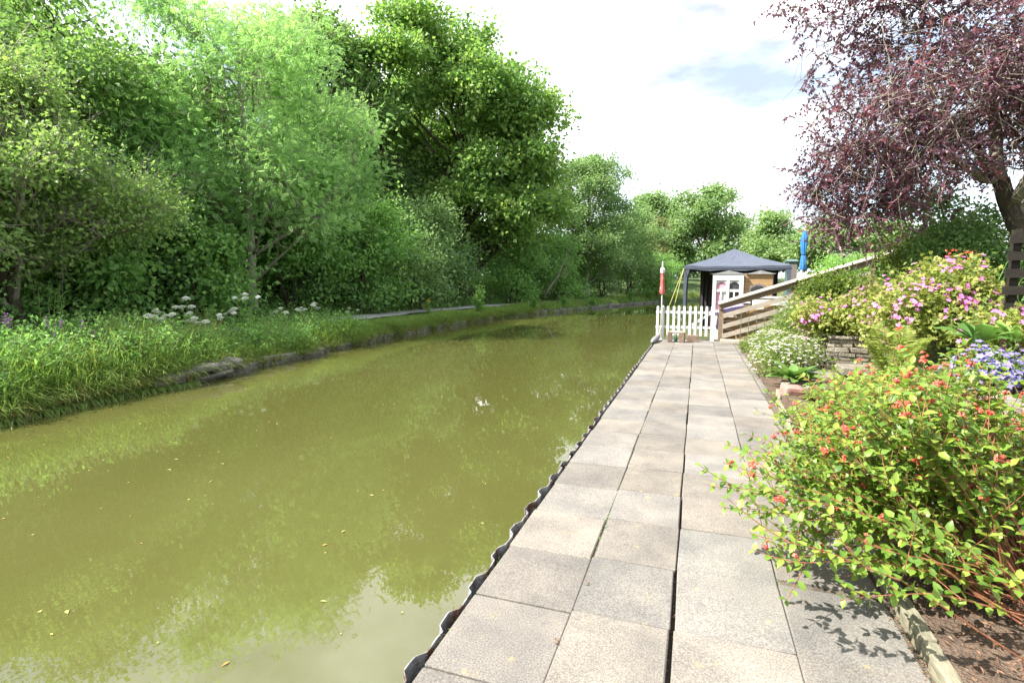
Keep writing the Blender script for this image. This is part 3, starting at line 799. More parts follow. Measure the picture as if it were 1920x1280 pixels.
mb = MB()
def tufts(n, d0, d1, y0, y1, p, h0, h1, per, wd, tb, spread=.10, lean=.55, over=0.0, drop=None):
    P, d = bank_scatter(n, d0, d1, y0, y1, p)
    hv = R.uniform(h0, h1, n) * (1 + .35 * pnoise(P[:, :2], 1.1, 3))
    P = np.repeat(P, per, 0) + np.concatenate([R.normal(size=(n * per, 2)) * spread, np.zeros((n * per, 1))], -1)
    az = R.uniform(0, 2 * pi, n * per)
    if over:
        az = np.where(R.random(n * per) < over, R.normal(size=n * per) * .5, az)
    blades(mb, P, np.repeat(hv, per) * R.uniform(.5, 1.15, n * per), R.uniform(.15, lean * 1.6, n * per), az, wd * R.uniform(.6, 1.3, n * per),
           np.clip(tb + np.repeat(R.normal(size=n) * .16, per) + R.normal(size=n * per) * .10, 0, 1), drop)
tufts(1500, .05, 2.3, 2, 16, 1.1, .35, .7, 15, .019, .72)
tufts(1000, .05, .8, 16, 34, 1.1, .2, .42, 15, .022, .82)
tufts(1600, .7, 2.35, 16, 36, 1.1, .06, .14, 16, .024, .84, .13)
tufts(1300, -.12, .3, 2, 34, 1.4, .35, .6, 14, .016, .64, .09, .95, .8)     # hanging over the edge
tufts(800, -.16, .1, 2, 36, 1.4, .22, .42, 12, .014, .14, .08, 1.0, .85)     # straw at the hem
tufts(1300, -.1, .25, 1, 40, 1.3, .28, .45, 13, .016, .25, .09, .5, .9, 1.25)
tufts(1300, -.08, .4, 1, 46, 1.3, .3, .55, 13, .018, .62, .09, .6, .9, 1.1)
tufts(900, .1, 2.3, 34, 66, 1.2, .2, .45, 14, .035, .78, .15)
tufts(700, 4.1, 6.5, 10, 60, 1.4, .2, .4, 12, .022, .60, .15)
tufts(620, .1, 2.4, 2, 9, 1.0, .45, 1.0, 14, .018, .66, .12)
tufts(500, -.2, .25, 1, 8.2, 1.0, .4, .75, 14, .02, .68, .1, .6, .9, 1.15)
tufts(260, .2, 2.3, 2, 14, 1.0, .75, 1.15, 3, .010, .08, .12, .35)
tufts(300, .2, 4, 60, 84, 1.0, .4, .8, 12, .05, .35, .25)
struct(mb.build('verge_grass', M['grass']), 'stuff', 'long bright grass on the verge between towpath and canal')
mb = MB()
P, d = bank_scatter(1500, .0, 2.3, 2.0, 17, 1.2)
near = P[:, 1] < 8.5
P[:, 2] += R.uniform(.1, .5, len(P)) + near * R.uniform(0, .55, len(P))
foliage(mb, P, nrm(R.normal(size=P.shape) * .5 + np.array([.5, 0, .8])), 14, .22, .085, .042, T_Q, .6, .2, tb=.42, clv=.26)
struct(mb.build('verge_weeds', M['under']), 'stuff', 'leafy weeds growing through the verge grass')

def umbel_mesh():
    m_ = MB()
    for k in range(24):
        a = k * 2.4; r = .085 * math.sqrt((k + .5) / 24)
        c = np.array([math.cos(a) * r, math.sin(a) * r, .02 - r * r * 5])
        tube(m_, [(0, 0, -.07), c], [.0015, .001], 3, tint=0.1, cap=False)
        n = 6
        P = np.tile(c, (n, 1)) + R.normal(size=(n, 3)) * .006
        leaves(m_, P, np.stack([np.cos(np.arange(n) * 1.05), np.sin(np.arange(n) * 1.05), np.zeros(n)], -1), np.tile([0, 0, 1.], (n, 1)), .022, .016, T_Q, R.uniform(.3, 1, n))
    return m_.mesh('umbel', M['hog'])
UMB = umbel_mesh()
UPOS = [(-12.51, 12.25, 1.22, 'tallest white hogweed below the ash trunk'), (-12.42, 11.75, .82, 'short white hogweed just left of the tallest one'), (-12.52, 15.25, .85, 'branching white hogweed nearest the visible towpath'),
        (-12.61, 14.7, .72, 'low white hogweed beside the branching one'), (-12.7, 13.85, .74, 'single white hogweed on the bright verge'), (-13.25, 18.2, .55, 'small white hogweed at the start of the visible towpath'),
        (-12.64, 10.45, 1.15, 'tall white hogweed in the middle of the flower drift'), (-12.36, 9.9, .95, 'broad white hogweed left in the flower drift'), (-12.53, 9.5, .88, 'white hogweed at the shaded end of the drift'),
        (-11.96, 9.95, .80, 'white hogweed closest to the water in the drift'), (-12.2, 8.55, .62, 'lone low white hogweed above the stone ledge'), (-11.99, 10.85, .70, 'low white hogweed at the bright end of the drift')]
for (x, y, z, lab) in UPOS:
    z += .22
    zb = float(hL(float(xw(y)) - x, y))
    t = thing('hogweed', lab, 'wildflower', (x, y, zb), 'white hogweed on the far verge')
    heads = [(x, y, z)] + [(x + random.uniform(-.28, .28), y + random.uniform(-.28, .28), z - random.uniform(.04, .25)) for _ in range(random.choice((2, 3, 4)))]
    m_ = MB()
    for h in heads:
        tube(m_, [(x, y, zb), (x * .8 + h[0] * .2, y * .8 + h[1] * .2, zb + (h[2] - zb) * .5), (h[0], h[1], h[2] - .06)], [.010, .008, .004], 5)
    m_.build('stem', M['greenstem'], t)
    m_ = MB(); P = np.array([(x, y, zb + (z - zb) * q) for q in (.2, .3, .4, .5, .6)]); P = np.repeat(P, 4, 0)
    az = R.uniform(0, 6.28, len(P)); leaves(m_, P, np.stack([np.cos(az), np.sin(az), R.uniform(.1, .6, len(P))], -1), np.tile([0, 0, 1.], (len(P), 1)), .22, .13, T_G, R.uniform(.4, .9, len(P)))
    m_.build('foliage', M['under'], t)
    for h in heads:
        inst('umbel', UMB, t, h, (random.uniform(.1, .45), random.uniform(-.2, .3), 0), random.uniform(.8, 1.25))

def leafy_plant(name, lab, x, y, h, r, mat, n, Ln, Wd, zb=None, cat='plant', group=None, T=T_L, flowers=None, spikes=0):
    zb = float(hL(float(xw(y)) - x, y)) if zb is None else zb
    t = thing(name, lab, cat, (x, y, zb), group)
    m1 = MB(); m2 = MB()
    ns = max(3, int(n / 40))
    tips = []
    for s in range(ns):
        a = R.uniform(0, 6.28); q = r * R.uniform(.1, 1)
        tip = np.array([x + math.cos(a) * q, y + math.sin(a) * q, zb + h * R.uniform(.6, 1.0)])
        st = wander((x + math.cos(a) * q * .15, y + math.sin(a) * q * .15, zb - .03), tip, 7, .03 * h)
        tube(m1, st, np.linspace(.011, .004, 7) * max(.5, min(1.4, h)), 4)
        k = int(n / ns)
        f = R.uniform(.15, 1, k); idx = f * 6
        P = np.stack([np.interp(idx, np.arange(7), st[:, c]) for c in range(3)], -1)
        az = R.uniform(0, 6.28, k)
        A = np.stack([np.cos(az), np.sin(az), R.uniform(-.2, .6, k)], -1)
        leaves(m2, P + A * .03, A, R.normal(size=(k, 3)) * .3 + [0, 0, 1.], Ln * (1.15 - .5 * f) * R.uniform(.8, 1.2, k), Wd * (1.15 - .5 * f), T, np.clip(R.normal(size=k) * .2 + .55, 0, 1))
        tips.append(tip)
    m1.build('stem', M['greenstem'], t); m2.build('foliage', M[mat], t)
    if flowers:
        m3 = MB()
        for tip in tips:
            k = 26
            if spikes:
                P = tip + np.stack([R.normal(size=k) * .018, R.normal(size=k) * .018, R.uniform(-.05, spikes, k)], -1)
            else:
                P = tip + R.normal(size=(k, 3)) * [.06, .06, .02]
            leaves(m3, P, rdir(k), rdir(k) + [0, 0, .6], .035, .03, T_Q, R.random(k))
        fo = m3.build('flowers', M[flowers], t); fo['kind'] = 'stuff'
    return t
leafy_plant('sapling', 'tall leafy sapling standing at the water where the towpath narrows', -11.5, 27.8, 1.75, .55, 'under', 420, .24, .07)
leafy_plant('sapling', 'leafy sprout on the waterline after the tall sapling', -10.55, 34.9, 1.15, .5, 'under', 260, .22, .08)
leafy_plant('sapling', 'short leafy sprout on the waterline past the sycamore', -9.5, 40.1, .95, .55, 'under', 240, .22, .08)
leafy_plant('sapling', 'low leafy clump over the water before the bend', -8.4, 45, .95, .6, 'under', 240, .24, .09)
leafy_plant('sapling', 'rounded leafy clump over the water at the bend', -6.2, 54, 1.3, .9, 'under', 340, .26, .10)
leafy_plant('sapling', 'last leafy clump over the water by the white flagpole', -4.9, 59.6, 1.5, 1.0, 'under', 340, .28, .11)
leafy_plant('ragwort', 'yellow flowering ragwort beside the grey towpath', -13.2, 24.8, .85, .45, 'under', 160, .14, .04, flowers='yellow')
for (x, y, h, lab) in [(-11.29, 6.55, 1.05, 'purple willowherb spike in the lush corner of the bank'), (-11.28, 7.2, .95, 'shorter purple willowherb toward the hogweed'), (-11.53, 6.0, 1.15, 'tall purple willowherb nearest the frame edge')]:
    leafy_plant('willowherb', lab, x, y, h, .14, 'under', 130, .11, .022, flowers='purplefl', spikes=.18, group='willowherb on the far bank')
for (x, y, h, lab) in [(-11.7, 7.0, 1.1, 'tall pale nettle behind the willowherb'), (-10.9, 5.4, .8, 'leafy nettle hanging over the water at the frame edge'), (-10.6, 7.3, .75, 'bright leafy weed left of the stone ledge'),
                       (-10.9, 9.3, .6, 'bright leafy weed right above the stone ledge'), (-13.0, 11.6, 1.2, 'tall nettle behind the tallest hogweed'), (-11.2, 4.6, 1.2, 'tall nettle clump at the frame edge over the lush grass'), (-10.6, 6.3, .8, 'drooping dock leaves above the water in the lush corner'), (-11.9, 8.1, 1.1, 'nettle clump between the willowherb and the lone hogweed'), (-10.5, 8.0, .7, 'leafy clump sprouting over the stone ledge end'), (-11.0, 11.3, .6, 'weed clump on the bright verge below the short hogweed'), (-11.4, 13.2, .55, 'weed clump on the verge below the single hogweed'), (-14.6, 8.4, 1.6, 'arching bramble under the twiggy hawthorn')]:
    leafy_plant('nettle', lab, x, y, h, .4, 'under', 230, .11, .06, group='nettles and weeds on the far bank')

# leaves floating on the canal
mb = MB(); n = 260
P = np.stack([R.uniform(-9.5, -1.6, n), 1.5 + 20 * R.random(n) ** 1.5, np.full(n, -.344)], -1)
az = R.uniform(0, 6.28, n)
leaves(mb, P, np.stack([np.cos(az), np.sin(az), np.zeros(n)], -1), np.tile([0, 0, 1.], (n, 1)) + R.normal(size=(n, 3)) * .02, R.choice([.014, .024, .05, .075], n, p=[.55, .3, .1, .05]), R.uniform(.012, .03, n), T_Q, R.random(n))
struct(mb.build('floating_leaves', M['floatleaf']), 'stuff', 'small yellow leaves and specks drifting on the canal')

# ------------------------------------------------------------------ end of the path: picket gate, flag, gazebo, cabin, ramp
GY = 17.3
gate = thing('picket_gate', 'white picket gate closing the end of the paved path', 'gate', (-.3, GY, 0))
for x in (-1.0, .47):
    m_ = MB(); box(m_, x - .055, x + .055, GY - .05, GY + .05, -.05, 1.02)
    m_.add([(x - .055, GY - .05, 1.02), (x + .055, GY - .05, 1.02), (x + .055, GY + .05, 1.02), (x - .055, GY + .05, 1.02), (x, GY, 1.07)], F3=[(0, 1, 4), (1, 2, 4), (2, 3, 4), (3, 0, 4)])
    m_.build('post', M['whitepaint'], gate)
pk = MB()
w, hgt, th = .075, .92, .02
prof = [(-w / 2, 0), (w / 2, 0), (w / 2, hgt - .03), (w * .35, hgt - .008), (0, hgt), (-w * .35, hgt - .008), (-w / 2, hgt - .03)]
n = len(prof)
V = [(x, -th / 2, z) for x, z in prof] + [(x, th / 2, z) for x, z in prof]
pk.add(V, F4=[(i, i + n, (i + 1) % n + n, (i + 1) % n) for i in range(n)], F3=[(0, i, i + 1) for i in range(1, n - 1)] + [(n, n + i + 1, n + i) for i in range(1, n - 1)])
PK = pk.mesh('picket', M['whitepaint'])
for i, x in enumerate([-1.15, -.83, -.665, -.505, -.345, -.185, -.025, .135, .295]):
    inst('picket', PK, gate, (x, GY - .03, .14 + random.uniform(-.008, .008)), (0, random.uniform(-.012, .012), 0))
for z in (.86, .40):
    beam(MB(), (-.95, GY, z), (.42, GY, z), .035, .075).build('rail', M['whitepaint'], gate) if False else None
    m_ = MB(); beam(m_, (-.944, GY, z), (.414, GY, z), .036, .08); m_.build('rail', M['whitepaint'], gate)
    m_ = MB(); beam(m_, (-1.2, GY, z), (-1.056, GY, z), .036, .08); m_.build('rail', M['whitepaint'], gate)
m_ = MB(); beam(m_, (-.15, GY + .003, .46), (.40, GY + .003, .83), .03, .07); m_.build('brace', M['whitepaint'], gate)

fl = thing('rolled_flag', 'rolled red and white flag on a white pole tied to the gate post', 'flag', (-1.02, GY - .09, .05))
m_ = MB(); tube(m_, [(-1.02, GY - .09, .05), (-1.04, GY - .09, 2.42)], [.02, .015], 8); m_.build('pole', M['whitepaint'], fl, smooth=True)
def pleat(x, y, zs, rs, k, mat, parent, name, amp=.25, seg=28, lean=0):
    m_ = MB(); n = len(zs)
    V = []
    for i, (z, r) in enumerate(zip(zs, rs)):
        for j in range(seg):
            a = j / seg * 2 * pi
            q = r * (1 + amp * math.cos(k * a + i * .35) + .1 * math.sin(3 * a + i))
            V.append((x + lean * (z - zs[0]) + q * math.cos(a), y + q * math.sin(a), z))
    F = [(i * seg + j, i * seg + (j + 1) % seg, (i + 1) * seg + (j + 1) % seg, (i + 1) * seg + j) for i in range(n - 1) for j in range(seg)]
    m_.add(V, F4=F)
    return m_.build(name, mat, parent, smooth=True)
pleat(-1.03, GY - .09, [1.42, 1.48, 1.6, 1.75, 1.95, 2.12, 2.2], [.055, .075, .058, .05, .045, .042, .025], 5, M['redcloth'], fl, 'cloth')
pleat(-1.035, GY - .09, [2.06, 2.12, 2.2, 2.24], [.058, .062, .056, .02], 5, M['whitepaint'], fl, 'white_band')

gz = thing('gazebo', 'dark blue pop up gazebo with a peaked roof behind the picket gate', 'gazebo', (1.1, 19.5, 0))
x0, x1, y0, y1, ze, zp = -.43, 2.70, 18.35, 21.35, 2.31, 2.92
m_ = MB()
cx, cy = (x0 + x1) / 2, (y0 + y1) / 2
ns = 12
def edge_pts():
    E_ = []
    for (ax, ay), (bx, by) in [((x0, y0), (x1, y0)), ((x1, y0), (x1, y1)), ((x1, y1), (x0, y1)), ((x0, y1), (x0, y0))]:
        for i in range(ns):
            t = i / ns
            E_.append((ax + (bx - ax) * t, ay + (by - ay) * t, ze - .03 * math.sin(pi * t) + .008 * math.sin(t * 19)))
    return E_
E_ = edge_pts(); n = len(E_)
rings = []
for f in (0, .25, .5, .75):
    rings += [(x + (cx - x) * f, y + (cy - y) * f, z + (zp - z) * f - .05 * math.sin(pi * f) + .008 * math.sin(i * 2.1 + f * 9)) for i, (x, y, z) in enumerate(E_)]
V = rings + [(cx, cy, zp)]
F4 = [(r * n + i, r * n + (i + 1) % n, (r + 1) * n + (i + 1) % n, (r + 1) * n + i) for r in range(3) for i in range(n)]
F3 = [(3 * n + i, 3 * n + (i + 1) % n, 4 * n) for i in range(n)]
m_.add(V, F3=F3, F4=F4)
can = m_.build('canopy', M['navy'], gz, smooth=False)
m_ = MB()
V = [(x + (x - cx) * .004, y + (y - cy) * .004, z - .004) for x, y, z in E_] + [(x + (x - cx) * .004, y + (y - cy) * .004, z - .13 + .012 * math.sin(i * 1.7)) for i, (x, y, z) in enumerate(E_)]
m_.add(V, F4=[(i, (i + 1) % n, n + (i + 1) % n, n + i) for i in range(n)])
m_.build('valance', M['navy'], gz)
for (x, y, sx, sy) in [(x0, y0, 1, 1), (x1, y0, -1, 1), (x0, y1, 1, -1), (x1, y1, -1, -1)]:
    zb = float(hR(x, y))
    m_ = MB(); beam(m_, (x + sx * .03, y + sy * .03, zb - .02), (x + sx * .03, y + sy * .03, ze - .02), .04, .04, (0, 1, 0)); lg = m_.build('leg', M['metal'], gz)
    m_ = MB()   # tapering fabric sleeve at each corner
    V = []
    for z, w_ in ((ze - .12, .17), (ze - .35, .11), (ze - .7, .085), (.7 + zb, .075)):
        V += [(x, y - .004 * sy, z), (x + sx * w_, y - .004 * sy, z), (x - .004 * sx, y + sy * w_, z)]
    F = []
    for i in range(3):
        b = i * 3
        F += [(b, b + 1, b + 4, b + 3), (b, b + 3, b + 5, b + 2)]
    m_.add(V, F4=F); m_.build('sleeve', M['navy'], lg)
def curtain(xa, xb, y, za, zb, name, amp=.05, wob=0):
    m_ = MB(); nx, nz_ = 26, 10
    V = []
    for i in range(nz_):
        t = i / (nz_ - 1)
        for j in range(nx):
            s = j / (nx - 1)
            gather = 1 - wob * math.sin(pi * t) * .55
            V.append((xa + (xb - xa) * (s * gather), y + amp * math.sin(s * 22 + t) * (.5 + .5 * t) + .03 * math.sin(t * 5 + s * 3), zb + (za - zb) * t))
    F = [(i * nx + j, i * nx + j + 1, (i + 1) * nx + j + 1, (i + 1) * nx + j) for i in range(nz_ - 1) for j in range(nx - 1)]
    m_.add(V, F4=F); return m_.build(name, M['black'], gz, smooth=True)
curtain(.10, .66, 21.2, .0, 2.24, 'curtain', .05, .25)
curtain(2.0, 2.66, 21.2, .3, 2.24, 'curtain', .03, 0)
for (a, b) in [((x0, y0), (x1, y0)), ((x0, y1), (x1, y1)), ((x0, y0), (x0, y1)), ((x1, y0), (x1, y1))]:
    m_ = MB(); beam(m_, (a[0], a[1], ze - .1), (b[0], b[1], ze - .1), .025, .025); m_.build('roof_bar', M['metal'], gz)

for i, (ex, lab) in enumerate([(-.86, 'upper yellow guy rope from the gazebo corner down to the gate'), (-.70, 'lower yellow guy rope running closest to the gazebo leg')]):
    m_ = MB(); tube(m_, wander((x0, y0 - .02, 2.24), (ex, GY + .07, .92), 6, .004), .009, 5)
    tag(m_.build('guy_rope', M['rope'], None, smooth=True), lab, 'rope', 'gazebo guy ropes')

cb = thing('timber_cabin', 'orange boarded cabin with a white bay window under the gazebo', 'cabin', (1.35, 19.5, 0))
CY = 18.32
m_ = MB(); box(m_, 1.36, 2.22, CY + .05, CY + 2.5, -.05, 2.05); box(m_, .50, 1.36, CY + .12, CY + 2.5, -.05, 2.05); m_.build('wall', M['orange'], cb)
b_ = cbox('board', .83, .03, .116, .008, M['orange'], .001, 1, 300)
for k in range(17):
    inst('board', b_, cb, (1.79, CY + .032, k * .121 + .05))
m_ = MB()
box(m_, .46, 1.36, CY - .12, CY + .12, -.05, .90); box(m_, .46, 1.36, CY - .12, CY + .12, 1.85, 2.03)
box(m_, .46, .56, CY - .12, CY + .12, .90, 1.85); box(m_, 1.24, 1.36, CY - .12, CY + .12, .90, 1.85); box(m_, .865, .95, CY - .12, CY + .12, .90, 1.85)
bay = m_.build('bay_window', M['whitepaint'], cb)
def arched(xa, xb, za, zb, rise):
    pts = [(xa, za), (xb, za), (xb, zb - rise)]
    for i in range(1, 8):
        t = i / 8; pts.append((xb + (xa - xb) * t, zb - rise + rise * math.sin(pi * t)))
    pts.append((xa, zb - rise)); return pts
def flat_poly(pts, y, mat, parent, name, th=.012):
    m_ = MB(); n = len(pts)
    V = [(x, y, z) for x, z in pts] + [(x, y + th, z) for x, z in pts]
    m_.add(V, F3=[(0, i, i + 1) for i in range(1, n - 1)], F4=[(i, i + n, (i + 1) % n + n, (i + 1) % n) for i in range(n)])
    return m_.build(name, mat, parent)
for (xa, xb, mt1) in [(.56, .865, 'pinkcloth'), (.95, 1.24, 'glass')]:
    flat_poly(arched(xa, xb, 1.56, 1.80, .09), CY - .05, M[mt1], bay, 'pane')
    xm = (xa + xb) / 2
    for (a, b) in ((xa, xm - .02), (xm + .02, xb)):
        flat_poly([(a, .90), (b, .90), (b, 1.48), (a, 1.48)], CY - .05, M[mt1 if b < xb or mt1 == 'glass' else 'whitepaint'], bay, 'pane')
    m_ = MB(); box(m_, xa, xb, CY - .10, CY - .055, 1.48, 1.56); box(m_, xm - .02, xm + .02, CY - .098, CY - .055, .90, 1.48)
    pts = arched(xa, xb, 1.56, 1.80, .09)[2:]
    V = [(x, CY - .085, z) for x, z in pts] + [(x, CY - .085, 1.86) for x, z in pts]; q = len(pts)
    m_.add(V, F4=[(i, i + 1, q + i + 1, q + i) for i in range(q - 1)])
    m_.build('window_frame', M['whitepaint'], bay)
m_ = MB(); box(m_, .42, 1.40, CY - .17, CY - .122, .83, .89); m_.build('sill', M['whitepaint'], bay)
flat_poly([(.42, 2.033), (1.42, 2.033), (.92, 2.15)], CY - .14, M['greyroof'], cb, 'pediment', .1)
flat_poly([(1.43, 2.033), (2.27, 2.033), (1.85, 2.15)], CY - .06, M['greyroof'], cb, 'pediment', .1)
wn_ = flat_poly(arched(1.58, 2.02, .95, 1.68, .10), CY - .004, M['glass'], cb, 'side_window')
flat_poly(arched(1.53, 2.07, .90, 1.74, .12), CY + .004, M['greywood'], wn_, 'window_frame', .008)
m_ = MB()
V = [(.40, CY + .06, 2.06), (2.30, CY + .06, 2.06), (2.30, CY + 2.6, 2.06), (.40, CY + 2.6, 2.06), (.40, CY + 1.3, 2.22), (2.30, CY + 1.3, 2.22)]
m_.add(V, F4=[(0, 1, 5, 4), (2, 3, 4, 5), (3, 2, 1, 0)], F3=[(0, 4, 3), (1, 2, 5)]); m_.build('roof', M['greyroof'], cb)

# ramp and its sloping rails
rp_ = thing('ramp_railing', 'sloping timber ramp railing climbing from the gate to the terrace', 'railing', (.7, 17.3, 0))
RY = 17.25
def rz(x, z0): return z0 + (x - .66) * .335
for (x, zt) in [(.70, 1.10), (2.62, None), (4.55, None)]:
    zb = float(hR(x, RY)) - .1
    m_ = MB(); box(m_, x - .06, x + .06, RY, RY + .1, zb, zt or rz(x, 1.08)); m_.build('post', M['wood'], rp_)
m_ = MB(); beam(m_, (.62, RY - .035, 1.14), (5.0, RY - .035, 1.14 + 4.38 * .335), .14, .045, (0, -.55, 1)); m_.build('handrail', M['woodpale'], rp_)
m_ = MB(); beam(m_, (.64, RY - .02, 1.03), (4.98, RY - .02, 1.03 + 4.34 * .335), .03, .15, (0, 0, 1)); m_.build('rail', M['wood'], rp_)
for z0, mt in ((.77, 'woodpale'), (.45, 'woodpale'), (.16, 'woodpale')):
    m_ = MB(); beam(m_, (.76, RY - .02, z0), (4.5, RY - .02, z0 + 3.74 * .335), .03, .13); m_.build('rail', M[mt], rp_)
rd = thing('ramp', 'orange boarded side of the ramp behind the sloping rails', 'ramp', (.9, 17.7, 0))
for k in range(9):
    za = -.02 + k * .125
    xs = .78 if k < 6 else .78 + (k - 5) * .37
    m_ = MB(); beam(m_, (max(.78, xs), RY + .27, za + .06), (2.0 + k * .25, RY + .27, za + .06), .025, .12); m_.build('plank', M['orange'], rd)
m_ = MB(); m_.add([(.7, RY + .29, .02), (4.8, RY + .29, 1.40), (4.8, RY + .52, 1.40), (.7, RY + .52, .02), (.7, RY + .29, -.05), (4.8, RY + .29, -.05), (4.8, RY + .52, -.05), (.7, RY + .52, -.05)], F4=BOXF and [(0, 1, 2, 3), (0, 4, 5, 1), (1, 5, 6, 2), (2, 6, 7, 3), (3, 7, 4, 0)]); m_.build('deck', M['wood'], rd)
wb = thing('white_chest', 'white panelled chest behind the sloping ramp rails', 'chest', (2.1, 18.0, .5))
m_ = MB(); box(m_, 1.62, 2.6, RY + .56, RY + .86, .5, 1.30); m_.build('body', M['whitepaint'], wb)
m_ = MB(); box(m_, 1.58, 2.64, RY + .54, RY + .88, 1.30, 1.35); m_.build('lid', M['whitepaint'], wb)
tb_ = thing('garden_table', 'small brown table between the bay window and the ramp rails', 'table', (1.3, 17.95, 0))
m_ = MB(); box(m_, 1.05, 1.55, RY + .56, RY + .86, 1.14, 1.18); m_.build('table_top', M['whitepaint'], tb_)
m_ = MB(); box(m_, 1.08, 1.52, RY + .58, RY + .84, .98, 1.14); m_.build('apron', M['wood'], tb_)
for x in (1.1, 1.45):
    for y in (RY + .6, RY + .78):
        m_ = MB(); box(m_, x, x + .05, y, y + .05, -.03, .98); m_.build('leg', M['wood'], tb_)
lr = thing('lilac_roll', 'rolled lilac cloth lying along the foot of the ramp', 'cloth', (.9, 17.5, .9))
m_ = MB(); tube(m_, wander((.60, RY + .2, .78), (1.35, RY + .25, 1.05), 9, .008), np.array([.09, .12, .13, .125, .13, .13, .125, .12, .09]), 14); m_.build('roll', M['lilac'], lr, smooth=True)
m_ = MB(); tube(m_, wander((.62, RY + .22, .35), (.66, RY + .22, .78), 6, .01), np.array([.03, .07, .06, .07, .06, .03]), 10); m_.build('hanging_end', M['lilac'], lr, smooth=True)
st = thing('timber_step', 'flat slatted timber step at the foot of the ramp post', 'step', (1.05, 16.9, 0))
for k in range(5):
    m_ = MB(); box(m_, .70, 1.45, 16.55 + k * .125, 16.55 + k * .125 + .11, .01, .09); m_.build('slat', M['woodpale'], st)
bks = [(-.73, 16.62, .15, .13, .22, .30, .1, 'left upright rough brown block by the picket gate'), (-.38, 16.55, .15, .16, .20, .30, -.1, 'right upright rough brown block by the picket gate'),
       (-.09, 16.9, .10, .32, .2, .20, .05, 'rough brown block lying flat against the picket gate')]
for (x, y, z, sx, sy, sz, r_, lab) in bks:
    o = inst('rough_block', cbox('rough_block', sx, sy, sz, .015, M['brick'], .008, 2, int(x * 100)), None, (x, y, z), (0, 0, r_)); tag(o, lab, 'block', 'rough blocks by the gate')
o = inst('short_plank', cbox('short_plank', .36, .10, .035, .005, M['woodpale'], .003, 1, 7), None, (-.56, 16.75, .285), (.5, 0, -.05)); tag(o, 'short pale plank bridging the two upright blocks', 'plank')
bt = thing('watering_bottle', 'dark green bottle standing between the two upright blocks', 'bottle', (-.56, 16.62, 0))
pleat(-.56, 16.62, [.0, .01, .13, .17, .19, .23], [.01, .045, .045, .03, .016, .016], 6, M['teal'], bt, 'body', .02, 16)
pleat(-.56, 16.62, [.228, .23, .25, .252], [.002, .02, .02, .002], 6, M['whitepaint'], bt, 'cap', .02, 12)
fd = thing('mooring_fender', 'grey rubber fender lying on the canal edge by the gate', 'fender', (-1.17, 16.4, .06))
m_ = MB(); tube(m_, wander((-1.19, 15.85, .05), (-1.10, 16.95, .12), 8, .004), np.array([.03, .07, .085, .085, .085, .085, .07, .03]), 14); m_.build('roll', M['greyrubber'], fd, smooth=True)
m_ = MB(); tube(m_, wander((-1.10, 16.95, .12), (-1.0, GY - .07, .45), 6, .02), .012, 6); m_.build('rope', M['whitepaint'], fd)
ps = thing('plant_support', 'thin green wire plant support in front of the ramp rails', 'support', (1.5, 16.2, 0))
for k in range(4):
    m_ = MB(); x = 1.18 + k * .2; tube(m_, [(x, 16.2, 0), (x + .01, 16.2, .95 - .1 * (k % 2))], .009, 5); m_.build('stake', M['wire'], ps)
for k in range(3):
    m_ = MB(); tube(m_, [(1.16, 16.19, .25 + k * .25), (1.8, 16.19, .28 + k * .25)], .005, 4); m_.build('wire', M['wire'], ps)

# closed parasol, shed, grey fence in the next garden
pz = float(hR(3.93, 24))
pa = thing('closed_parasol', 'closed bright blue parasol standing above the gazebo corner', 'parasol', (3.93, 24, pz))
m_ = MB(); tube(m_, [(3.93, 24, pz), (3.93, 24, 3.86)], .022, 8); m_.build('pole', M['whitepaint'], pa, smooth=True)
pleat(3.93, 24, [2.28, 2.32, 2.6, 2.82, 2.88, 2.95, 3.2, 3.45, 3.6, 3.82], [.10, .115, .10, .075, .055, .075, .10, .115, .10, .03], 8, M['bluecloth'], pa, 'cloth', .22, 40)
m_ = MB(); tube(m_, [(3.93 + .07 * math.cos(a), 24 + .07 * math.sin(a), 2.88) for a in np.linspace(0, 6.28, 13)], .014, 5); m_.build('strap', M['black'], pa)
sh = thing('garden_shed', 'small green shed behind the blue parasol', 'shed', (4.1, 27, 1.2))
m_ = MB(); box(m_, 3.84, 4.2, 27, 28.0, .3, 2.72); m_.build('wall', M['shed'], sh)
m_ = MB(); m_.add([(3.8, 26.9, 2.722), (4.24, 26.9, 2.722), (4.24, 28.1, 2.722), (3.8, 28.1, 2.722), (3.8, 27.5, 2.84), (4.24, 27.5, 2.84)], F4=[(0, 1, 5, 4), (2, 3, 4, 5)], F3=[(0, 4, 3), (1, 2, 5)]); m_.build('roof', M['shed'], sh)
m_ = MB(); box(m_, 3.85, 4.18, 26.96, 26.995, 1.0, 2.6); dr = m_.build('door', M['greywood'], sh)
m_ = MB(); box(m_, 4.1, 4.13, 26.93, 26.958, 1.8, 1.95); m_.build('handle', M['metal'], dr)
gf = thing('grey_fence', 'weathered grey board fence in the garden beyond the parasol', 'fence', (7, 26, 1.8))
for k in range(34):
    x = 5.3 + k * .155
    m_ = MB(); box(m_, x, x + .145, 26 + .012 * (k % 2), 26.03 + .012 * (k % 2), 1.2, 3.22 + .03 * math.sin(k * 1.9)); m_.build('board', M['greywood'], gf)
m_ = MB(); beam(m_, (5.25, 25.96, 3.18), (10.6, 25.96, 3.18), .06, .09); m_.build('rail', M['woodshade'], gf)

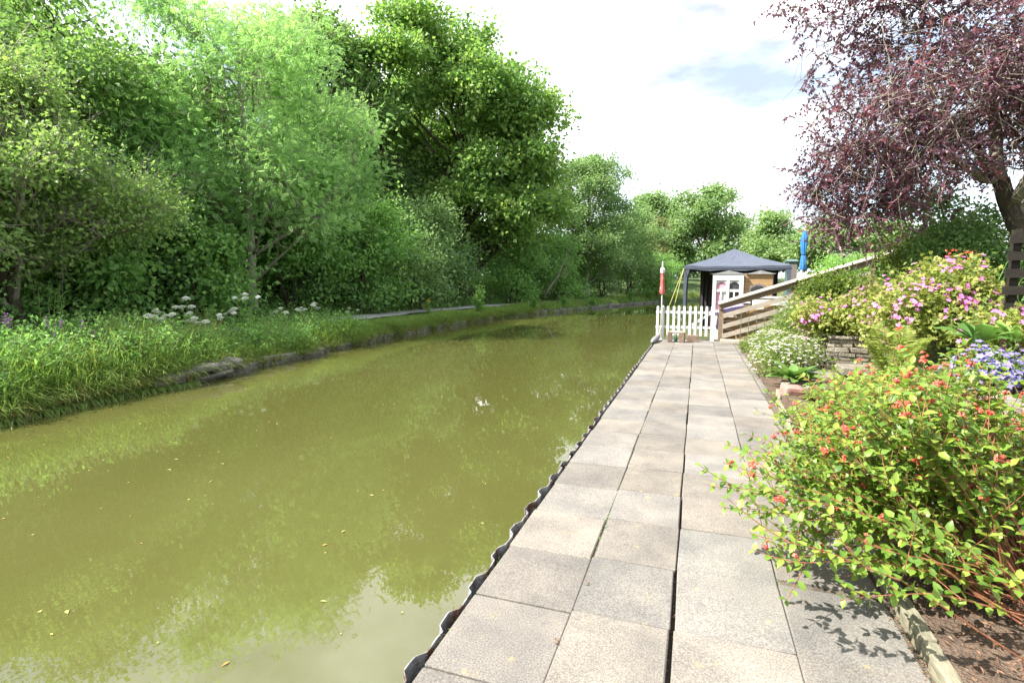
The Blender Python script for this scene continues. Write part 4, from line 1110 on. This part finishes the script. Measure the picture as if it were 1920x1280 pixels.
# slatted fence at the right edge, its timber coloured dark for shade
sf = thing('slat_fence', 'horizontal slatted fence with the shade of the purple tree in its colour', 'fence', (4.6, 9.3, 1))
for k in range(6):
    z = 1.18 + k * .235
    m_ = MB(); beam(m_, (3.98 + .01 * k, 9.25, z), (8.2, 9.45, z + .05), .028, .12); m_.build('slat', M['woodshade'], sf)
for x in (4.1, 5.9, 7.8):
    m_ = MB(); box(m_, x, x + .09, 9.29 + (x - 4) * .05, 9.39 + (x - 4) * .05, .6, 2.48); m_.build('post', M['woodshade'], sf)

# ------------------------------------------------------------------ stone walls and steps of the raised beds
sw = thing('stone_wall', 'low dry stone wall of flat courses holding up the pink geraniums', 'wall', (2.6, 11.6, 0))
stn = {}
def course_wall(root, p0, p1, h, th, seed, nm='stone', lo=.25, hi=.7):
    r = random.Random(seed)
    p0 = Vector(p0); p1 = Vector(p1); dv = p1 - p0; Ln = dv.length; a = math.atan2(dv.y, dv.x)
    z = p0.z; row = 0
    while z < p0.z + h - .03:
        ch = min(r.choice((.06, .075, .10, .085, .07)), p0.z + h - z)
        s = -r.uniform(0, .2) * (row % 2)
        while s < Ln:
            l = r.uniform(lo, hi)
            e = min(s + l, Ln); b = max(s, 0)
            if e - b > .05:
                key = (nm, r.randint(0, 7))
                if key not in stn: stn[key] = cbox(nm, 1, 1, 1, .06, M['stone'], .05, 1, key[1])
                m_ = (s + l / 2)
                c = p0 + dv.normalized() * ((b + e) / 2)
                nrmv = Vector((dv.y, -dv.x, 0)).normalized()
                c = c + nrmv * r.uniform(-.03, .03)
                o = inst(nm, stn[key], root, (c.x, c.y, z + ch / 2), (r.uniform(-.02, .02), r.uniform(-.03, .03), a + r.uniform(-.03, .03)), (e - b - .012, th * r.uniform(.9, 1.1), ch - .012))
            s += l
        z += ch; row += 1
course_wall(sw, (2.38, 11.48, -.02), (4.0, 11.48, -.02), .82, .26, 1)
course_wall(sw, (2.16, 13.2, -.02), (2.40, 11.62, -.02), .82, .24, 2, lo=.15, hi=.35)
m_ = MB(); box(m_, 2.44, 4.0, 11.53, 11.7, -.02, .74); m_.build('mortar', M['soil'], sw)
nw = thing('stone_wall', 'rough stone wall half hidden behind the red berried shrub', 'wall', (2.8, 5.6, 0))
course_wall(nw, (2.82, 7.35, .05), (2.86, 3.2, .05), .62, .24, 3)
course_wall(nw, (2.98, 7.42, .05), (4.2, 7.45, .05), .66, .24, 4)
stp = thing('stone_steps', 'flat stone slab steps below the dry stone wall', 'steps', (2.2, 10.2, 0))
for i, (x, y, z, sx, sy, r_) in enumerate([(2.02, 10.35, .13, .75, .55, .12), (2.75, 10.4, .28, .8, .6, -.05), (3.4, 10.3, .5, .8, .6, .1), (1.68, 9.55, .07, .65, .35, -.15)]):
    inst('step_slab', cbox('step_slab', sx, sy, .14, .015, M['stone'], .015, 1, 500 + i), stp, (x, y, z), (0, .02, r_))
o = inst('pink_stone', cbox('pink_stone', .32, .26, .20, .05, M['pinkstone'], .03, 2, 9), None, (1.42, 9.05, .09), (.1, .1, .3)); tag(o, 'rounded pink stone at the corner of the paving', 'stone')

# ------------------------------------------------------------------ purple plum tree
pb = np.array([5.75, 11.6, 1.2])
pl = thing('plum_tree', 'spreading purple leaved plum tree overhanging the garden', 'tree', tuple(pb))
m1 = MB(); m2 = MB()
tr = [wander(pb - [0, 0, .2], (4.79, 11.48, 3.5), 8, .02)]
tube(m1, tr[0], np.linspace(.16, .12, 8), 10)
m1.build('trunk', M['bark'], pl, smooth=True)
forks = [((4.79, 11.48, 3.5), (3.17, 11.07, 4.45), .095), ((4.79, 11.48, 3.5), (4.19, 11.61, 6.0), .11), ((5.26, 11.48, 2.5), (5.67, 11.21, 5.6), .12), ((4.79, 11.48, 3.5), (4.05, 12.69, 5.06), .09), ((5.06, 11.54, 2.9), (7.02, 12.42, 5.6), .1), ((5.0, 11.48, 3.1), (5.26, 9.9, 5.33), .09)]
tipsP = []
for (a, b, r0) in forks:
    lim = wander(a, b, 8, .05); tube(m2, lim, np.linspace(r0, r0 * .4, 8), 7)
    for s in range(11):
        j = R.integers(2, 8)
        tgt = lim[j] + np.array([R.uniform(-2.0, 1.5), R.uniform(-1.5, 1.5), R.uniform(-.6, 1.7)]) * R.uniform(.5, 1.1)
        br = wander(lim[j], tgt, 6, .05); tube(m2, br, np.linspace(r0 * .3, .006, 6), 4)
        n = 9
        ii = R.integers(1, 6, n)
        e = br[ii] + R.normal(size=(n, 3)) * .5 + [-.08, 0, .02]
        sticks(m2, br[ii], e, .007, .003); tipsP.append(e)
        e2 = e + R.normal(size=(n, 3)) * .3; sticks(m2, e, e2, .004, .002); tipsP.append(e2)
lobesP = [(5.0, 11.5, 6.4, 3.1, 2.7, 2.3), (3.1, 11.2, 5.75, 1.8, 1.75, 1.55), (2.55, 11.35, 4.45, 1.3, 1.45, .9), (3.4, 11.35, 3.75, 1.15, 1.35, .68), (4.2, 11.1, 4.5, 1.6, 1.6, .9), (6.5, 11.6, 5.2, 2.1, 2.1, 1.35), (3.0, 11.6, 6.95, 1.6, 1.6, 1.35), (2.55, 11.6, 3.3, .8, .8, .5), (2.2, 11.3, 4.0, .8, .9, .5), (3.3, 11.4, 3.1, .7, .8, .35), (2.5, 11.5, 2.85, .5, .6, .3), (3.0, 11.4, 2.75, .5, .5, .25), (2.1, 11.4, 3.4, .45, .5, .35), (4.6, 10.2, 5.2, 1.6, 1.3, 1.2)]
C, out, _k = clusters(lobesP, 2100, .12, .6)
keep = pnoise(C * 1.25, 1.5, 21) > -.22
C = C[keep]; out = out[keep]
# twigs feed the leaf clumps
sticks(m2, C - out * .25 + R.normal(size=C.shape) * .12, C + R.normal(size=C.shape) * .12, .009, .004)
sticks(m2, C + R.normal(size=C.shape) * .1, C + out * .35 + R.normal(size=C.shape) * .25 - [0, 0, .1], .006, .003)
m2.build('branches', M['twig'], pl, smooth=True)
C = np.concatenate([C, np.concatenate(tipsP)[::3]]); out = np.concatenate([out, rdir(len(C) - len(out))])
nodes = C[R.choice(len(C), 1250, replace=False)]; no = rdir(len(nodes)) * .35
tw0 = np.repeat(nodes, 3, 0) + R.normal(size=(len(nodes) * 3, 3)) * .10
td = nrm(np.repeat(no, 3, 0) + R.normal(size=(len(tw0), 3)) * .55 + [-.25, -.1, -.12])
tl = R.uniform(.28, .62, len(tw0))
m2 = MB(); sticks(m2, tw0, tw0 + td * tl[:, None] + [0, 0, -.04], .005, .002); m2.build('twigs', M['twig'], pl)
K = 17
f = np.tile(np.linspace(.08, 1.02, K), len(tw0)) + R.normal(size=len(tw0) * K) * .03
P = np.repeat(tw0, K, 0) + np.repeat(td * tl[:, None], K, 0) * f[:, None] + np.array([0, 0, -.04]) * (f ** 2)[:, None]
A = nrm(np.repeat(td, K, 0) * .7 + R.normal(size=P.shape) * .6 + [0, 0, -.25])
tn = .42 + np.repeat(R.normal(size=len(tw0)) * .2, K) + R.normal(size=len(P)) * .16
m3 = MB(); leaves(m3, P, A, R.normal(size=P.shape) * .55 + [0, 0, .6], R.uniform(.048, .092, len(P)), R.uniform(.032, .052, len(P)), T_Q, np.clip(tn, .02, .98))
m3.build('crown', M['plum'], pl)

# ------------------------------------------------------------------ right-hand garden shrubs and flowers
def shrub(name, lab, base, lobes, mat, ncl, m, cs, Ln, Wd, T=T_Q, cat='shrub', group=None, flower=None, nf=0, fr=.03, low=.4, tb=.5, shell=.45, stem='greenstem', clv=.2):
    t = thing(name, lab, cat, base, group)
    lbb = [(base[0] + a, base[1] + b, base[2] + c, d, e, f) for a, b, c, d, e, f in lobes]
    C, out, k = clusters(lbb, ncl, shell, low)
    m1 = MB(); ids = R.choice(len(C), min(60, len(C)), replace=False)
    sticks(m1, np.array(base)[None] + R.normal(size=(len(ids), 3)) * [.12, .12, .0], C[ids], .010, .004); m1.build('stems', M[stem], t)
    m2 = MB(); foliage(m2, C, out, m, cs, Ln, Wd, T, .5, .2, tb=tb, clv=clv); m2.build('foliage', M[mat], t)
    return t, lbb
def flower_mesh(name, mat, r, petals=5, cup=.25, tints=(.3, .9)):
    m_ = MB(); a = np.arange(petals) / petals * 2 * pi
    A = np.stack([np.cos(a), np.sin(a), np.full(petals, cup)], -1); N = np.stack([-np.cos(a) * cup, -np.sin(a) * cup, np.ones(petals)], -1)
    leaves(m_, np.zeros((petals, 3)), A, N, r, r * .85, T_Q, R.uniform(*tints, petals))
    return m_.mesh(name, mat)
FG = [flower_mesh('flower', M['magenta'], .037) for _ in range(3)]
FV = [flower_mesh('flower', M['violet'], .036, 5, .3) for _ in range(3)]
def put_flowers(t, lbb, FM, n, lift=.05, view=True, zmin=-.2, clump=1):
    c, o, k = clusters(lbb, n, .97, .3)
    for i in range(n):
        if o[i, 1] > .55 and view: o[i, 1] *= -1; c[i, 1] = lbb[k[i]][1] * 2 - c[i, 1]
        for q in range(clump):
            p = c[i] + o[i] * lift + R.normal(size=3) * (.04 if clump > 1 else 0)
            tilt = Vector((o[i][0], o[i][1] - .5, abs(o[i][2]) + .5)).to_track_quat('Z', 'Y').to_euler()
            inst('flower', FM[(i + q) % len(FM)], t, tuple(p), tilt, random.uniform(.8, 1.25))

t, l = shrub('geranium', 'sprawling pink geranium spilling over the corner of the stone wall', (2.62, 11.85, .78), [(0, 0, .22, .62, .5, .32), (-.42, -.15, .28, .34, .4, .28), (.5, -.1, .38, .55, .5, .38)], 'ger', 620, 11, .20, .075, .08, T_G, 'flower', 'pink geraniums', tb=.55, clv=.18)
put_flowers(t, l, FG, 85, .06, clump=2)
t, l = shrub('geranium', 'tall middle mound of pink geranium above the stone wall', (3.45, 11.2, .9), [(0, 0, .35, .75, .65, .5), (.45, -.35, .55, .65, .6, .5), (-.25, -.4, .1, .5, .3, .3)], 'ger', 720, 11, .20, .075, .08, T_G, 'flower', 'pink geraniums', tb=.55, clv=.18)
put_flowers(t, l, FG, 115, .06, clump=2)
t, l = shrub('geranium', 'highest pink geranium mound beside the dark slatted fence', (3.60, 9.75, .95), [(.02, .1, .62, .55, .5, .5), (-.35, -.1, .35, .6, .5, .45), (.35, -.95, .12, .6, .4, .32)], 'ger', 720, 11, .20, .075, .08, T_G, 'flower', 'pink geraniums', tb=.5, clv=.2)
put_flowers(t, l, FG, 125, .06, clump=2)

def flower_dots(t, lbb, mat, n, r, name='flowers', cup=.3, pet=6, lift=.03):
    c, o, k = clusters(lbb, n, .95, .25)
    m_ = MB()
    a = np.arange(pet) / pet * 2 * pi
    for i in range(pet):
        A = np.tile([math.cos(a[i]), math.sin(a[i]), cup], (n, 1)) + R.normal(size=(n, 3)) * .25
        leaves(m_, c + o * lift, A, o * .6 + [0, -.2, .8], r * R.uniform(.75, 1.2, n), r * .8, T_Q, np.clip(R.normal(size=n) * .3 + .6, 0, 1))
    ob = m_.build(name, M[mat], t); ob['kind'] = 'stuff'
for (x, y, z, lobes, lab, nf) in [(1.46, 10.9, 0, [(0, 0, .28, .45, .5, .34), (.4, .4, .38, .42, .45, .36)], 'drift of pale pink daisies nearest the paving edge', 300),
                                  (1.58, 12.5, 0, [(0, 0, .36, .45, .7, .38), (.1, .8, .36, .45, .6, .34)], 'drift of white daisies further along toward the ramp', 260)]:
    t, l = shrub('daisy_clump', lab, (x, y, z), lobes, 'daisyleaf', 420, 14, .16, .055, .022, T_Q, 'flower', 'daisies by the paving', tb=.55)
    flower_dots(t, l, 'white', int(nf * 1.3), .029)
t, l = shrub('feathery_shrub', 'feathery green shrub with small white flowers behind the daisies', (2.02, 13.3, .05), [(0, 0, .6, .42, .5, .42), (.25, .3, .95, .45, .5, .32), (-.2, .5, .4, .3, .4, .3)], 'daisyleaf', 420, 16, .18, .06, .02, T_Q, tb=.35)
flower_dots(t, l, 'white', 110, .022)
shrub('green_shrub', 'bright green shrub at the top of the ramp railing', (3.35, 16.4, 1.0), [(0, 0, .55, .55, .5, .42), (-.45, .1, .3, .4, .4, .35), (.5, -.2, .6, .5, .5, .35)], 'lime', 330, 16, .25, .09, .05, T_Q, tb=.45)
shrub('green_shrub', 'bright green ground shrub under the ramp rails', (1.45, 14.6, 0), [(0, 0, .14, .35, .4, .18)], 'lime', 120, 14, .16, .06, .03, T_Q, tb=.5)
shrub('lime_shrub', 'yellow green shrub glowing under the purple plum', (4.45, 13.0, 1.35), [(0, 0, 1.0, .75, .7, .6), (-.45, -.1, .75, .5, .5, .45), (.55, .2, 1.2, .6, .6, .5), (.3, -.3, .5, .7, .5, .5)], 'lime', 520, 17, .30, .085, .055, T_Q, tb=.5, clv=.25)
shrub('dark_shrub', 'dark leafy shrub behind the slatted fence', (5.2, 11.6, 1.2), [(0, 0, .7, .9, .7, .7), (-.7, .1, .9, .6, .6, .6), (.9, 0, 1.0, .8, .7, .6)], 'dark', 480, 17, .3, .09, .055, T_Q, tb=.5)
shrub('climbing_shrub', 'tall leafy climber with dangling sprays behind the geraniums', (4.2, 12.0, 1.2), [(0, 0, 1.0, .5, .5, .8), (-.1, 0, 2.0, .3, .3, .4), (-.9, 0, 1.85, .5, .25, .16), (.5, 0, 1.6, .4, .4, .5)], 'dark', 260, 15, .25, .08, .05, T_Q, tb=.65, shell=.2)
shrub('green_shrub', 'leafy border plants behind the upper ramp rail', (4.4, 19.2, 1.6), [(0, 0, .35, .6, .5, .35), (.8, .2, .45, .6, .5, .4), (-.7, -.2, .2, .5, .4, .3)], 'under', 330, 16, .25, .09, .05, T_Q, tb=.75)
shrub('green_shrub', 'leafy hedge between the parasol and the grey fence', (5.2, 23.5, 1.9), [(0, 0, .4, .9, .5, .45), (1.3, 0, .5, .9, .5, .4)], 'under', 300, 16, .3, .10, .06, T_Q, tb=.7)
# iris blades
ir = thing('iris_clump', 'upright blue green iris blades behind the upper ramp rail', 'plant', (4.6, 18.3, 1.6))
mb = MB(); n = 90; P = np.array([4.6, 18.3, 1.55]) + R.normal(size=(n, 3)) * [.45, .15, 0]
blades(mb, P, R.uniform(.6, 1.25, n), R.uniform(.05, .45, n), R.uniform(0, 6.28, n), .045, R.uniform(.3, .8, n)); mb.build('blades', M['broad'], ir)
cr = thing('crocosmia', 'orange red crocosmia sprays in front of the dark shrub', 'flower', (4.05, 9.6, 1.0))
mb = MB(); n = 70; P = np.array([4.0, 10.3, 1.1]) + R.normal(size=(n, 3)) * [.35, .15, 0]
blades(mb, P, R.uniform(.8, 1.35, n), R.uniform(.1, .5, n), R.uniform(0, 6.28, n), .03, R.uniform(.3, .9, n)); mb.build('blades', M['under'], cr)
for i in range(6):
    mb = MB(); c = np.array([3.6 + i * .11, 10.25 + R.normal() * .1, 2.15 + R.normal() * .15]); k = 9
    leaves(mb, c + R.normal(size=(k, 3)) * [.05, .03, .035], rdir(k), rdir(k) + [0, -.5, .5], .05, .03, T_Q, R.random(k)); fo = mb.build('flower_spray', M['redfl'], cr); fo['kind'] = 'stuff'

# big-leaved plants, each leaf its own piece
def bigleaf_mesh(name, mat, L, Wd, fold=.12, arch=.35, n=7, tint=.5):
    m_ = MB(); V = []
    for i in range(n):
        t = i / (n - 1); w_ = Wd * math.sin(pi * min(1, (t * .9 + .05))) ** .75
        z = arch * L * (t - 1.5 * t * t)
        for s in (-1, -.5, 0, .5, 1):
            V.append((L * t, s * w_ / 2, z + fold * abs(s) * w_))
    F = [(i * 5 + j, (i + 1) * 5 + j, (i + 1) * 5 + j + 1, i * 5 + j + 1) for i in range(n - 1) for j in range(4)]
    tn = np.array([tint + (.12 if (k % 5) in (0, 4) else -.05) for k in range(len(V))])
    m_.add(V, F4=F, tint=np.clip(tn, 0, 1)); return m_.mesh(name, mat, smooth=True)
def rosette(name, lab, base, n, L, Wd, mat, el=(.25, 1.0), cat='plant', tints=(.4, .6, .8), spread=.05):
    t = thing(name, lab, cat, base)
    ms = [bigleaf_mesh('leaf', M[mat], L, Wd, .12, .35, 7, tn) for tn in tints]
    for i in range(n):
        a = i * 2.4 + R.uniform(-.3, .3); e = el[0] + (el[1] - el[0]) * (i / n)
        inst('leaf', ms[i % len(ms)], t, (base[0] + math.cos(a) * spread, base[1] + math.sin(a) * spread, base[2] + .02), Euler((R.uniform(-.3, .3), -e, a), 'XYZ'), R.uniform(.75, 1.15))
    return t
rosette('hosta', 'arching green hosta beside the daisies and stone slab', (1.56, 9.7, .12), 24, .42, .17, 'broad')
rosette('foxglove_rosette', 'broad bright green leaf rosette above the violet bellflowers', (3.30, 8.05, 1.0), 13, .40, .15, 'broad', (.3, 1.1), tints=(.2, .4, .7))
rosette('foxglove_rosette', 'pale broad leaf rosette at the frame edge by the slatted fence', (3.72, 8.2, 1.02), 16, .34, .10, 'broad', (.3, 1.1), tints=(.6, .8, .95))
rosette('primrose', 'low round light green leaves by the pink stone', (1.72, 8.55, .06), 16, .22, .14, 'lime', (.15, .9), tints=(.6, .75, .9))
rosette('primrose', 'second tuft of round light green leaves toward the fern', (2.05, 8.1, .12), 14, .2, .13, 'lime', (.15, .9), tints=(.6, .75, .9))

fn = thing('fern', 'pale green shuttlecock fern in front of the stone wall', 'fern', (2.60, 8.6, .12))
for i in range(11):
    a = i / 11 * 2 * pi + R.uniform(-.2, .2); L = R.uniform(1.0, 1.35)
    t_ = np.linspace(0, 1, 24)
    rad = .08 + .5 * L * t_ ** 1.7; zz = L * (t_ - .22 * t_ ** 3)
    D = np.array([math.cos(a), math.sin(a), 0]); S = np.array([-math.sin(a), math.cos(a), 0])
    sp = np.array([2.60, 8.6, .1]) + D * (rad * .62)[:, None] + np.array([0, 0, 1.]) * zz[:, None]
    m_ = MB(); tube(m_, sp, np.linspace(.006, .002, 24), 4, tint=.9)
    w_ = .20 * L * np.sin(pi * (t_ * .85 + .12)) ** .8
    for s in (-1, 1):
        for off in (0, .5):
            q = sp[:-1] * (1 - off) + sp[1:] * off; wq = w_[:-1] * (1 - off) + w_[1:] * off
            A = S * s + np.gradient(sp, axis=0)[:-1] / np.linalg.norm(np.gradient(sp, axis=0)[:-1], axis=1, keepdims=True) * .35 + R.normal(size=(23, 3)) * .06
            leaves(m_, q, A, np.tile(-D * .6 + [0, 0, .8], (23, 1)), wq, .022, T_Q, np.clip(R.normal(size=23) * .15 + .55, 0, 1))
    m_.build('frond', M['fern'], fn)
t, l = shrub('bellflower', 'mound of violet blue bellflowers on the stone wall', (2.95, 6.9, .62), [(0, 0, .20, .27, .26, .20), (.12, -.1, .12, .22, .2, .15)], 'daisyleaf', 150, 11, .14, .06, .035, T_Q, 'flower', tb=.35)
put_flowers(t, l, FV, 60, .03, clump=3)

# ------------------------------------------------------------------ red-berried hypericum shrubs in front
BER = []
for v in range(3):
    m_ = MB(); n = 8
    c = R.normal(size=(n, 3)) * [.013, .013, .009] + [0, 0, .012]
    oct_ = np.array([(1, 0, 0), (-1, 0, 0), (0, 1, 0), (0, -1, 0), (0, 0, 1.3), (0, 0, -1)]) * .0075
    of = [(0, 2, 4), (2, 1, 4), (1, 3, 4), (3, 0, 4), (2, 0, 5), (1, 2, 5), (3, 1, 5), (0, 3, 5)]
    for q in c:
        m_.add(oct_ * R.uniform(.8, 1.3) + q, F3=of, tint=R.uniform(.1, 1))
    leaves(m_, np.repeat(c, 3, 0), nrm(rdir(n * 3) + [0, 0, .2]), rdir(n * 3) + [0, 0, 1], .016, .010, T_Q, R.uniform(.3, 1, n * 3))
    BER.append(m_.mesh('berry_cluster', M['coral'], smooth=False))
def _leaf_single(tn):
    m_ = MB(); leaves(m_, np.zeros((1, 3)), np.array([[1., 0, 0]]), np.array([[0, 0, 1.]]), 1.0, .62, T_L, tn)
    return m_.mesh('leaf', M['hyp'], smooth=True)
HL = [_leaf_single(t_) for t_ in (.2, .38, .5, .62, .78, .92)]
def hypericum(lab, root, nst, reach, az_c, az_s, nobj, zmax=1.2, seed=0):
    t = thing('hypericum', lab, 'shrub', root, 'red berried shrubs along the paving')
    m1 = MB(); LP, LA, LNn, LL = [], [], [], []
    tips = []
    for s in range(nst):
        a = float(np.clip(az_c + az_s * R.normal(), az_c - 1.9, 3.3))
        el = R.uniform(.16, 1.25)
        L = reach * R.uniform(.75, 1.08) * (1 - .18 * el) * (.86 if a > 3.2 else 1)
        b = np.array(root) + np.array([R.normal() * .12, R.normal() * .22, 0])
        t_ = np.linspace(0, 1, 9)
        hor = L * np.cos(el) * t_; ver = L * np.sin(el) * t_ - .12 * L * t_ ** 2 * np.cos(el) + .10 * np.sin(pi * t_) * L * .6
        st = b + np.stack([np.cos(a) * hor, np.sin(a) * hor, np.maximum(ver, .03 + .02 * t_)], -1)
        st += np.cumsum(R.normal(size=(9, 3)) * .012, 0)
        st[:, 2] = np.clip(st[:, 2], root[2] + .02, zmax + root[2])
        # keep stems off the camera and inside the bed's reach
        tube(m1, st, np.linspace(.005, .0018, 9), 5, cap=False)
        axes = [(st, .33)]
        for q in range(R.integers(3, 6)):
            j = R.integers(4, 8); d = nrm(np.gradient(st, axis=0)[j]) * .7 + R.normal(size=3) * .45 + [0, 0, .35]
            l2 = R.uniform(.14, .30); tw = st[j] + nrm(d) * l2 * np.linspace(0, 1, 5)[:, None] + np.array([0, 0, .05]) * (np.linspace(0, 1, 5) ** 2)[:, None]
            tube(m1, tw, np.linspace(.003, .0014, 5), 4, cap=False); axes.append((tw, .15))
        for ax, f0 in axes:
            seg = np.linalg.norm(np.diff(ax, axis=0), axis=1).sum()
            k = max(3, int(seg * (1 - f0) / .050))
            f = np.linspace(f0, .98, k); idx = f * (len(ax) - 1)
            P = np.stack([np.interp(idx, np.arange(len(ax)), ax[:, c]) for c in range(3)], -1)
            dv = nrm(np.gradient(ax, axis=0))[np.clip(idx.astype(int), 0, len(ax) - 1)]
            sd_ = nrm(np.cross(dv, [0, 0, 1.]) + 1e-4); u2 = np.cross(sd_, dv)
            for i in range(k):
                ph = (i % 2) * 1.2 + R.uniform(-.3, .3)
                for sg in (-1, 1):
                    A = sg * (sd_[i] * math.cos(ph) + u2[i] * math.sin(ph) * .5) + dv[i] * .45 + R.normal(size=3) * .15
                    LP.append(P[i]); LA.append(A); LNn.append(np.array([0, 0, 1.]) + R.normal(size=3) * .28 - dv[i] * .1)
                    LL.append(R.uniform(.046, .074) * (1.12 - .35 * f[i]))
            if R.random() < .15: tips.append((ax[-1], dv[-1]))
    m1.build('stems', M['redstem'], t)
    LP, LA, LNn, LL = np.array(LP), nrm(np.array(LA)), np.array(LNn), np.array(LL)
    # the leaves that show largest are pieces of their own, the rest one mass
    dist = np.linalg.norm(LP - np.array([0, 0, 1.75]), axis=1) - .25 * LP[:, 2]
    order = np.argsort(dist)
    own = order[:nobj]; rest = order[nobj:]
    for i in own:
        A = Vector(LA[i]).normalized(); N = Vector(LNn[i]); N = (N - A * A.dot(N)).normalized(); S = N.cross(A)
        o = inst('leaf', random.choice(HL), t, tuple(LP[i]))
        o.rotation_euler = Matrix((A, S, N)).transposed().to_euler(); o.scale = (LL[i],) * 3
    m2 = MB(); leaves(m2, LP[rest], LA[rest], LNn[rest], LL[rest], LL[rest] * .62, T_L, np.clip(R.normal(size=len(rest)) * .2 + .55, 0, 1))
    fo = m2.build('foliage', M['hyp'], t, smooth=True); fo['kind'] = 'stuff'
    for i, (p, d) in enumerate(tips):
        inst('berry_cluster', BER[i % 3], t, tuple(p), Vector(nrm(np.array(d) + [0, 0, .4])).to_track_quat('Z', 'Y').to_euler(), random.uniform(.8, 1.25))
hypericum('large red berried shrub sprawling over the near paving', (1.70, 3.42, .10), 130, 1.68, 2.8, .75, 290, 1.08)
hypericum('second red berried shrub behind the large sprawling one', (1.85, 5.2, .10), 105, 1.15, 2.6, 1.1, 120, 1.1)
hypericum('red berried shrub at the frame edge against the hidden stone wall', (2.35, 4.0, .12), 90, 1.15, 2.2, 1.4, 120, 1.15)
hypericum('small red berried shrub by the fern and light green leaves', (2.05, 6.7, .10), 60, .85, 2.4, 1.4, 0, .95)

# mulch and dry leaves
mb = MB(); n = 5200
X = R.uniform(1.16, 2.6, n); Yv = R.uniform(1.5, 8, n)
P = np.stack([X, Yv, hR(X, Yv) + .04 + R.uniform(0, .012, n)], -1); az = R.uniform(0, 6.28, n)
leaves(mb, P, np.stack([np.cos(az), np.sin(az), R.normal(size=n) * .12], -1), np.tile([0, 0, 1.], (n, 1)) + R.normal(size=(n, 3)) * .3, R.uniform(.015, .055, n), R.uniform(.003, .010, n), T_Q, R.random(n))
n = 700   # crumbs gathered against the edging
Yv = R.uniform(1.5, 7, n); X = 1.055 + np.abs(R.normal(size=n)) * -.02; az = R.uniform(0, 6.28, n)
leaves(mb, np.stack([X, Yv, np.full(n, .004)], -1), np.stack([np.cos(az), np.sin(az), R.normal(size=n) * .1], -1), np.tile([0, 0, 1.], (n, 1)), R.uniform(.006, .022, n), R.uniform(.003, .009, n), T_Q, R.random(n))
n = 110
Yv = R.uniform(1.5, 7, n); X = -.06 + R.normal(size=n) * .006; az = R.uniform(0, 6.28, n)
leaves(mb, np.stack([X, Yv, np.full(n, -.03)], -1), np.stack([np.cos(az), np.sin(az), R.normal(size=n) * .1], -1), np.tile([0, 0, 1.], (n, 1)), R.uniform(.006, .02, n), R.uniform(.004, .01, n), T_Q, R.random(n))
struct(mb.build('mulch', M['mulch']), 'stuff', 'brown wood chips and plant litter on the bed and in the joints')
mb = MB(); n = 900
jx = R.choice([-.5765, -.5765, .507, 1.05, -1.13], n); jy = 1.6 + 14 * R.random(n) ** 1.4
ok = pnoise(np.stack([jx * 5, jy], -1), 2.3, 4) > .15
jx = jx[ok]; jy = jy[ok]; n = len(jx); az = R.uniform(0, 6.28, n)
leaves(mb, np.stack([jx + R.normal(size=n) * .004, jy, np.full(n, -.006)], -1), np.stack([np.cos(az), np.sin(az), R.uniform(.1, 1.2, n)], -1), np.tile([0, 0, 1.], (n, 1)) + R.normal(size=(n, 3)) * .4, R.uniform(.008, .022, n), R.uniform(.004, .010, n), T_Q, R.random(n))
struct(mb.build('joint_moss', M['under']), 'stuff', 'tiny moss and weed tufts growing in the paving joints')
for i, (x, y, lab) in enumerate([(-.60, 2.36, 'curled brown leaf in the near joint of the paving'), (.62, 3.12, 'tiny dry leaf on the slab under the shrub'), (-.56, 2.92, 'small dry leaf in the joint beside the lichen slab')]):
    mb = MB(); leaves(mb, np.array([(x, y, .008), (x + .01, y + .012, .012)]), np.array([(1, .4, .3), (-.5, 1, .25)]), np.array([(0, .3, 1.), (.3, 0, 1)]), .024, .014, T_L, .3)
    tag(mb.build('dry_leaf', M['dry']), lab, 'leaf', 'dry leaves on the paving')
